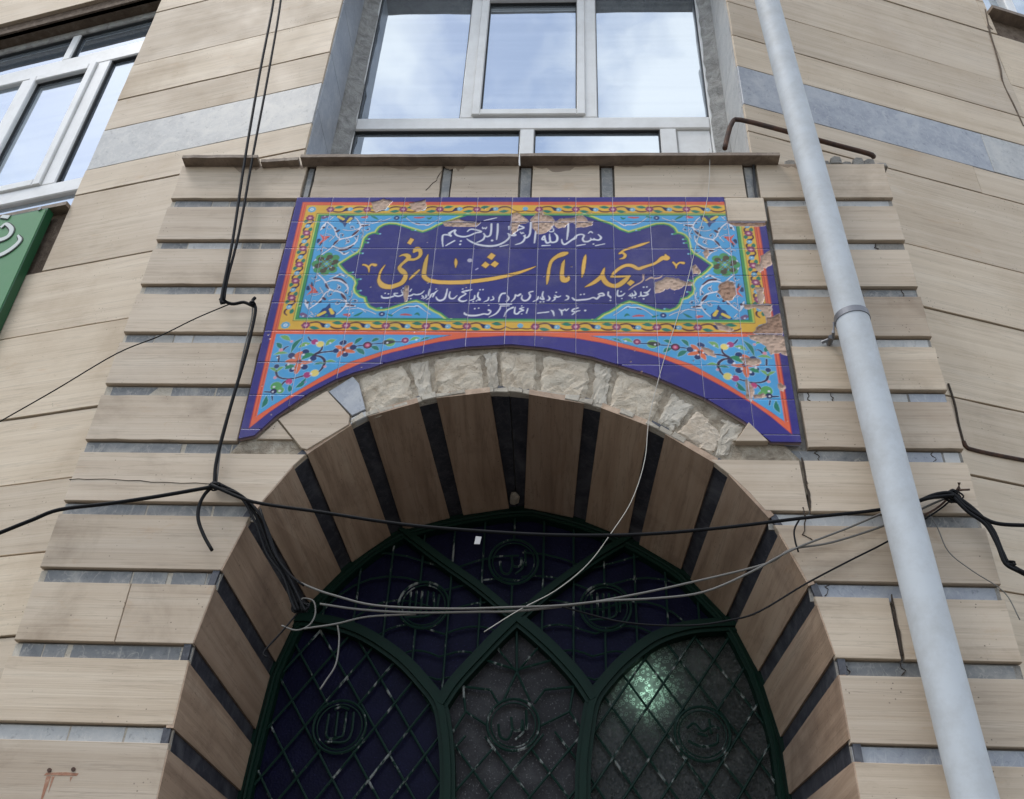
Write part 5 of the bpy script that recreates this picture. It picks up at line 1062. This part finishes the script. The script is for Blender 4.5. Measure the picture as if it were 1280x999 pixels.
# ------------------------------------------------------------------ DOWNPIPE
pipe = thing('downpipe', 'pale grey plastic downpipe running down over the portal right side', 'pipe')
YP = -.10
def pc(px, py): return at3(px, py, YP)
ptop, pmid, pbot = pc(958.5, 0), pc(1066, 402), pc(1219, 999)
rt = .5*abs(at(974, 0, YP)[0]-at(943.5, 0, YP)[0]); rb = .5*abs(at(1249, 999, YP)[0]-at(1189.5, 999, YP)[0]); rm_ = .5*abs(at(1088, 402, YP)[0]-at(1046, 402, YP)[0]); R_ = (rt+rb+rm_)/3*.965
dz = (ptop-pmid).normalized(); top2 = ptop+dz*1.2; dn = (pbot-pmid).normalized(); bot2 = pbot+dn*((pbot.z-.25)/abs(dn.z))
o = MB().add(*tube_data([tuple(top2), tuple(top2-dz*.002), tuple(pmid+dz*.002), tuple(pmid)], R_*.97, 32, 1)).build('upper_pipe', M_PVC, pipe, True)
o = MB().add(*tube_data([tuple(pmid+dz*.02), tuple(pmid+dz*.018), tuple(bot2-dn*.002), tuple(bot2)], R_*1.03, 32, 1)).build('lower_pipe', M_PVC, pipe, True)
cl_ = MB(); cc = pmid+dz*.012
def hoop(c, d, r, w, th, n_=40):
    a = d.cross(Vector((0, -1, 0))).normalized(); b = d.cross(a).normalized(); vs, fs = [], []
    for i in range(n_):
        t = 2*math.pi*i/n_; e = a*math.cos(t)+b*math.sin(t)
        for rr, s_ in ((r, -w), (r+th, -w), (r+th, w), (r, w)): vs.append(c+e*rr+d*s_)
    for i in range(n_):
        k_ = (i+1) % n_
        for j in range(4): fs.append([4*i+j, 4*i+(j+1) % 4, 4*k_+(j+1) % 4, 4*k_+j])
    return vs, fs
cl_.add(*hoop(cc, dz, R_*1.03, .013, .003)); clamp = cl_.build('pipe_clamp', M_CLAMP, pipe)
bx, bz = at(1046, 420, -.03); MB().add(*tube_data([(cc.x-R_-.002, YP+.02, cc.z), (cc.x-R_-.012, YP+.02, cc.z-.045), (bx-.01, -.02, bz), (bx-.05, -.004, bz-.01)], .006, 6, 1)).build('clamp_bracket', M_CLAMP, pipe)
MB().add(*tube_data([(bx-.02, -.03, bz-.004), (bx-.02, .01, bz-.004)], .011, 6, 1)).build('clamp_bolt', M_CLAMP, pipe)
# ------------------------------------------------------------------ rusty bent rod right of the window
q = [at3(906, 186, .0), at3(909, 172, -.0), at3(915, 154, .0), at3(926, 150, .0), at3(985, 165, -.02), at3(1040, 180, -.02), at3(1085, 192, .0), at3(1092, 196, .03)]
o = MB().add(*tube_data([tuple(v) for v in q], .011, 8, 3)).build('bent_rod', M_RUST, None, True); tag(o, 'rusty bent steel rod leaning from the coping towards the right wall', 'rod')
# ------------------------------------------------------------------ green shop sign
sgn = thing('shop_sign', 'green box sign with white Persian letters below the left window', 'sign', (PL.o[0], PL.o[1], 0), PL.th)
DS = -.05; gs = lambda px, py: PL.at(px, py, DS)
s_tr = gs(52, 262); s_tr0 = gs(3, 392); ur = (s_tr[0]+s_tr0[0])/2; zt2 = gs(30, 267)[1]; zb3 = zt2-1.05
MB().prism([(ur-2.2, zb3), (ur, zb3), (ur, zt2), (ur-2.2, zt2)], DS, DS+.004, .002).build('sign_face', M_SGREEN, sgn)
MB().box(ur-2.2, ur+.006, DS+.004, DS+.046, zb3-.01, zt2+.012).build('sign_box', M_SEDGE, sgn)
def lt(pts, m, yf, name, grow=0): 
    P = [(*gs(x*.3405, y*.3405), (w*.72+grow)*.3405/330) for x, y, w in pts]; return P
for strokes in ([(8, 797, 26), (35, 800, 30)], [(-60, 880, 30), (-10, 885, 34), (30, 872, 34), (45, 845, 30), (25, 825, 24), (5, 838, 20)], [(-50, 950, 20), (0, 940, 34), (45, 915, 34), (75, 885, 26), (68, 866, 10)]):
    MB().add(*ribbon_data(lt(strokes, None, 0, '', 12), DS-.0025, DS)).build('letter_shadow', M_GSHADE, sgn); MB().add(*ribbon_data(lt(strokes, None, 0, ''), DS-.006, DS-.002)).build('letter', M_WPAINT, sgn)  # dark shadow of the letters put in as a wider ribbon behind
a, b = gs(52, 259.5); MB().add(*tube_data([(a-.004, DS-.006, b-.012), (a-.004, DS, b-.012)], .011, 10, 1)).build('screw_cap', M_CLAMP, sgn)
# ------------------------------------------------------------------ CABLES
def cable(px, label, r=.0045, Y=-.03, m=M_CABLE, name='cable', ys=None, sm=5):
    n_ = len(px); P = [tuple(at3(a, b, (ys[i] if ys else Y))) for i, (a, b) in enumerate(px)]
    o = MB().add(*tube_data(P, r, 7, sm)).build(name, m, None, True); return tag(o, label, 'cable')
cable([(342, -40), (342, 0), (325, 90), (306, 200), (291, 300), (277, 372), (280, 378)], 'black cable hanging left of the sign, the left one of two', .0060, -.05)
cable([(351, -40), (351, 0), (335, 95), (316, 195), (299, 290), (284, 350), (280, 376)], 'black cable hanging left of the sign, the right one of two', .0055, -.045)
cable([(275, 374), (290, 380), (305, 378), (318, 383), (316, 376), (319, 372)], 'short twisted black cable linking two knots left of the sign', .0065, -.03)
cable([(318, 380), (319, 392), (308, 440), (292, 495), (278, 545), (270, 580), (268, 606)], 'black cable dropping from the knot beside the sign to the bundle', .0062, -.03)
cable([(316, 384), (314, 400), (302, 450), (296, 480), (281, 540), (276, 560), (271, 602)], 'thin grey wire alongside the dropping black cable left of the sign', .0028, -.026, M_CABLEW, 'wire')
cable([(290, 379), (245, 398), (200, 420), (146, 442), (70, 487), (0, 527), (-40, 550)], 'thin black wire slanting down across the left wall', .0024, -.03, M_CABLE, 'wire')
cable([(-60, 690), (0, 666), (40, 650), (75, 637), (140, 629), (200, 620), (268, 608)], 'black cable running in from the left edge to the bundle', .0068, -.05)
cable([(266, 608), (256, 618), (249, 632), (248, 650), (255, 670), (265, 688)], 'black cable end hanging in a loop under the left bundle', .006, -.04)
cable([(264, 606), (300, 622), (330, 630), (400, 640), (500, 655), (600, 664), (700, 669), (800, 668), (900, 660), (1000, 648), (1100, 637), (1160, 623), (1192, 619)], 'long black cable spanning the arch just below its top', .0058, -.06)
cable([(400, 755), (450, 762), (520, 766), (600, 765), (646, 764), (720, 756), (790, 744), (860, 729), (957, 705), (989, 687), (1040, 678), (1108, 656), (1170, 628), (1192, 620)], 'pale cable sagging across the arch, the upper of two', .0036, -.02, M_CABLEW)
cable([(325, 636), (343, 690), (362, 718), (380, 732)], 'black cable leaving the left bundle for the sagging cables', .0042, -.03)
cable([(372, 727), (395, 737), (420, 745), (470, 757), (560, 761), (646, 759), (700, 757), (760, 751), (820, 748), (880, 740), (939, 715), (989, 688), (1060, 660), (1108, 640), (1160, 624), (1194, 622)], 'grey cable sagging across the arch, the lower of two', .0036, -.03, M_CABLEW)
cable([(700, 758), (780, 778), (860, 782), (914, 775), (950, 764), (1007, 730), (1060, 702), (1113, 675), (1170, 640), (1190, 624)], 'thin black wire curving below the sagging cables on the right', .003, -.02, M_CABLE, 'wire')
cable([(887, 186), (887, 215), (884, 250), (872, 300), (852, 380), (830, 450), (812, 520), (806, 575), (790, 625), (765, 665), (735, 705), (695, 738), (650, 762), (605, 790)], 'thin white wire hanging over the sign and down across the arch', .0015, -.03, mat('white_wire', (.42, .39, .34), .5), 'wire')
for i, (dx, dy) in enumerate(((0, 0), (5, -2), (-4, 3), (8, 4))):
    cable([(268+dx, 606+dy), (300+dx*.4, 620), (322+dx, 648+dy), (338+dx, 690+dy), (356+dx*.6, 720), (368+dx, 748+dy), (374+dx, 764)], ('leftmost', 'second', 'third', 'rightmost')[i]+' strand of the black cable bundle dropping into the arch', .0055-.0006*i, -.01-.006*i)
cable([(374, 752), (380, 748), (392, 752), (394, 768), (386, 782), (370, 788), (352, 782)], 'thin wire curl hanging at the left arch shoulder', .0026, 0, M_CABLEW, 'wire')
cable([(380, 786), (420, 780), (460, 771), (520, 768)], 'pale wire end lying under the sagging cables at left', .003, -.01, M_CABLEW, 'wire')
cable([(422, 782), (424, 800), (420, 830), (408, 850), (400, 862)], 'thin wire dangling in front of the left pointed light', .0026, .0, M_CABLEW, 'wire')
cable([(376, 762), (352, 790), (330, 815), (334, 822)], 'short dark wire lying on the left arch reveal', .003, .0, M_CABLE, 'wire')
cable([(998, 690), (994, 676), (993, 662), (1000, 648)], 'short black wire end looping over the right arch corner', .003, -.03, M_CABLE, 'wire')
cable([(1150, 626), (1170, 618), (1190, 617), (1205, 632), (1230, 648), (1250, 655), (1290, 657)], 'black cable leaving the right bundle towards the right edge', .0065, -.05)
cable([(1188, 618), (1205, 628), (1222, 642), (1240, 662), (1252, 690), (1262, 706), (1290, 722)], 'thick black cable dropping from the right bundle', .0085, -.045)
cable([(1192, 622), (1210, 640), (1232, 656), (1246, 680), (1256, 704), (1272, 714)], 'second black cable twisted round the thick one at right', .0055, -.055)
cable([(1160, 640), (1172, 660), (1186, 690), (1216, 714), (1255, 740), (1275, 775)], 'very thin grey wire drooping over the right portal slabs', .0018, -.02, M_CABLEW, 'wire')
cable([(1108, 662), (1140, 650), (1170, 636), (1195, 615), (1212, 612)], 'brown wire behind the downpipe below the right bundle', .0035, -.02, M_RUST, 'wire')
def knot(px, py, label, n_=9, r=.022, Y=-.035, m=M_CABLE):
    c = at3(px, py, Y); b_ = MB(); r_ = np.random.default_rng(int(px))
    for i in range(n_):
        a = r_.uniform(0, 6.28); P = [(c.x+r*r_.uniform(.3, 1.2)*math.cos(a+t), c.y-.01*r_.random(), c.z+r*r_.uniform(.2, .9)*math.sin(a+t)) for t in (0, 1.2, 2.6, 4.0)]
        b_.add(*tube_data(P, .003, 5, 4))
    return tag(b_.build('cable_knot', m, None, True), label, 'cable')
knot(268, 608, 'knot of black tape and wire ends at the left bundle'); knot(280, 378, 'small wire knot at the foot of the two hanging cables', 6, .012); knot(316, 380, 'small tied knot of black wire nearest the sign', 5, .010); knot(375, 760, 'tangle of black wire at the left arch shoulder', 10, .03, 0.0); knot(1190, 622, 'tangle of black and rusty wire at the right bundle', 11, .028, -.04); knot(1262, 706, 'tape wrapped joint on the cable at the far right', 6, .014, -.045)
c = at3(1192, 620, -.01); tag(MB().add(*tube_data([(c.x, .01, c.z), (c.x+.005, -.05, c.z+.004), (c.x+.006, -.06, c.z+.02)], .006, 6, 1)).build('wall_hook', M_RUST, None), 'rusty wall hook carrying the right cable bundle', 'hook')
c = at3(597, 674, -.065); tag(slab('paper_tag', [(c.x-.010, c.z-.018), (c.x+.008, c.z-.018), (c.x+.012, c.z+.008), (c.x-.006, c.z+.010)], M_TAPE, None, -.066, .002, .0004, 0), 'small white paper tag stuck on the long cable over the arch', 'tag')
for o in bpy.data.objects:
    if o.parent: continue
    k_ = o.name.split('.')[0]
    g_ = {'cable': 'cables strung over the portal', 'wire': 'thin wires hanging on the portal', 'cable_knot': 'knots and tangles in the cables', 'side_wall': 'travertine walls either side of the portal'}.get(k_)
    if g_: o['group'] = g_
bpy.context.view_layer.update()
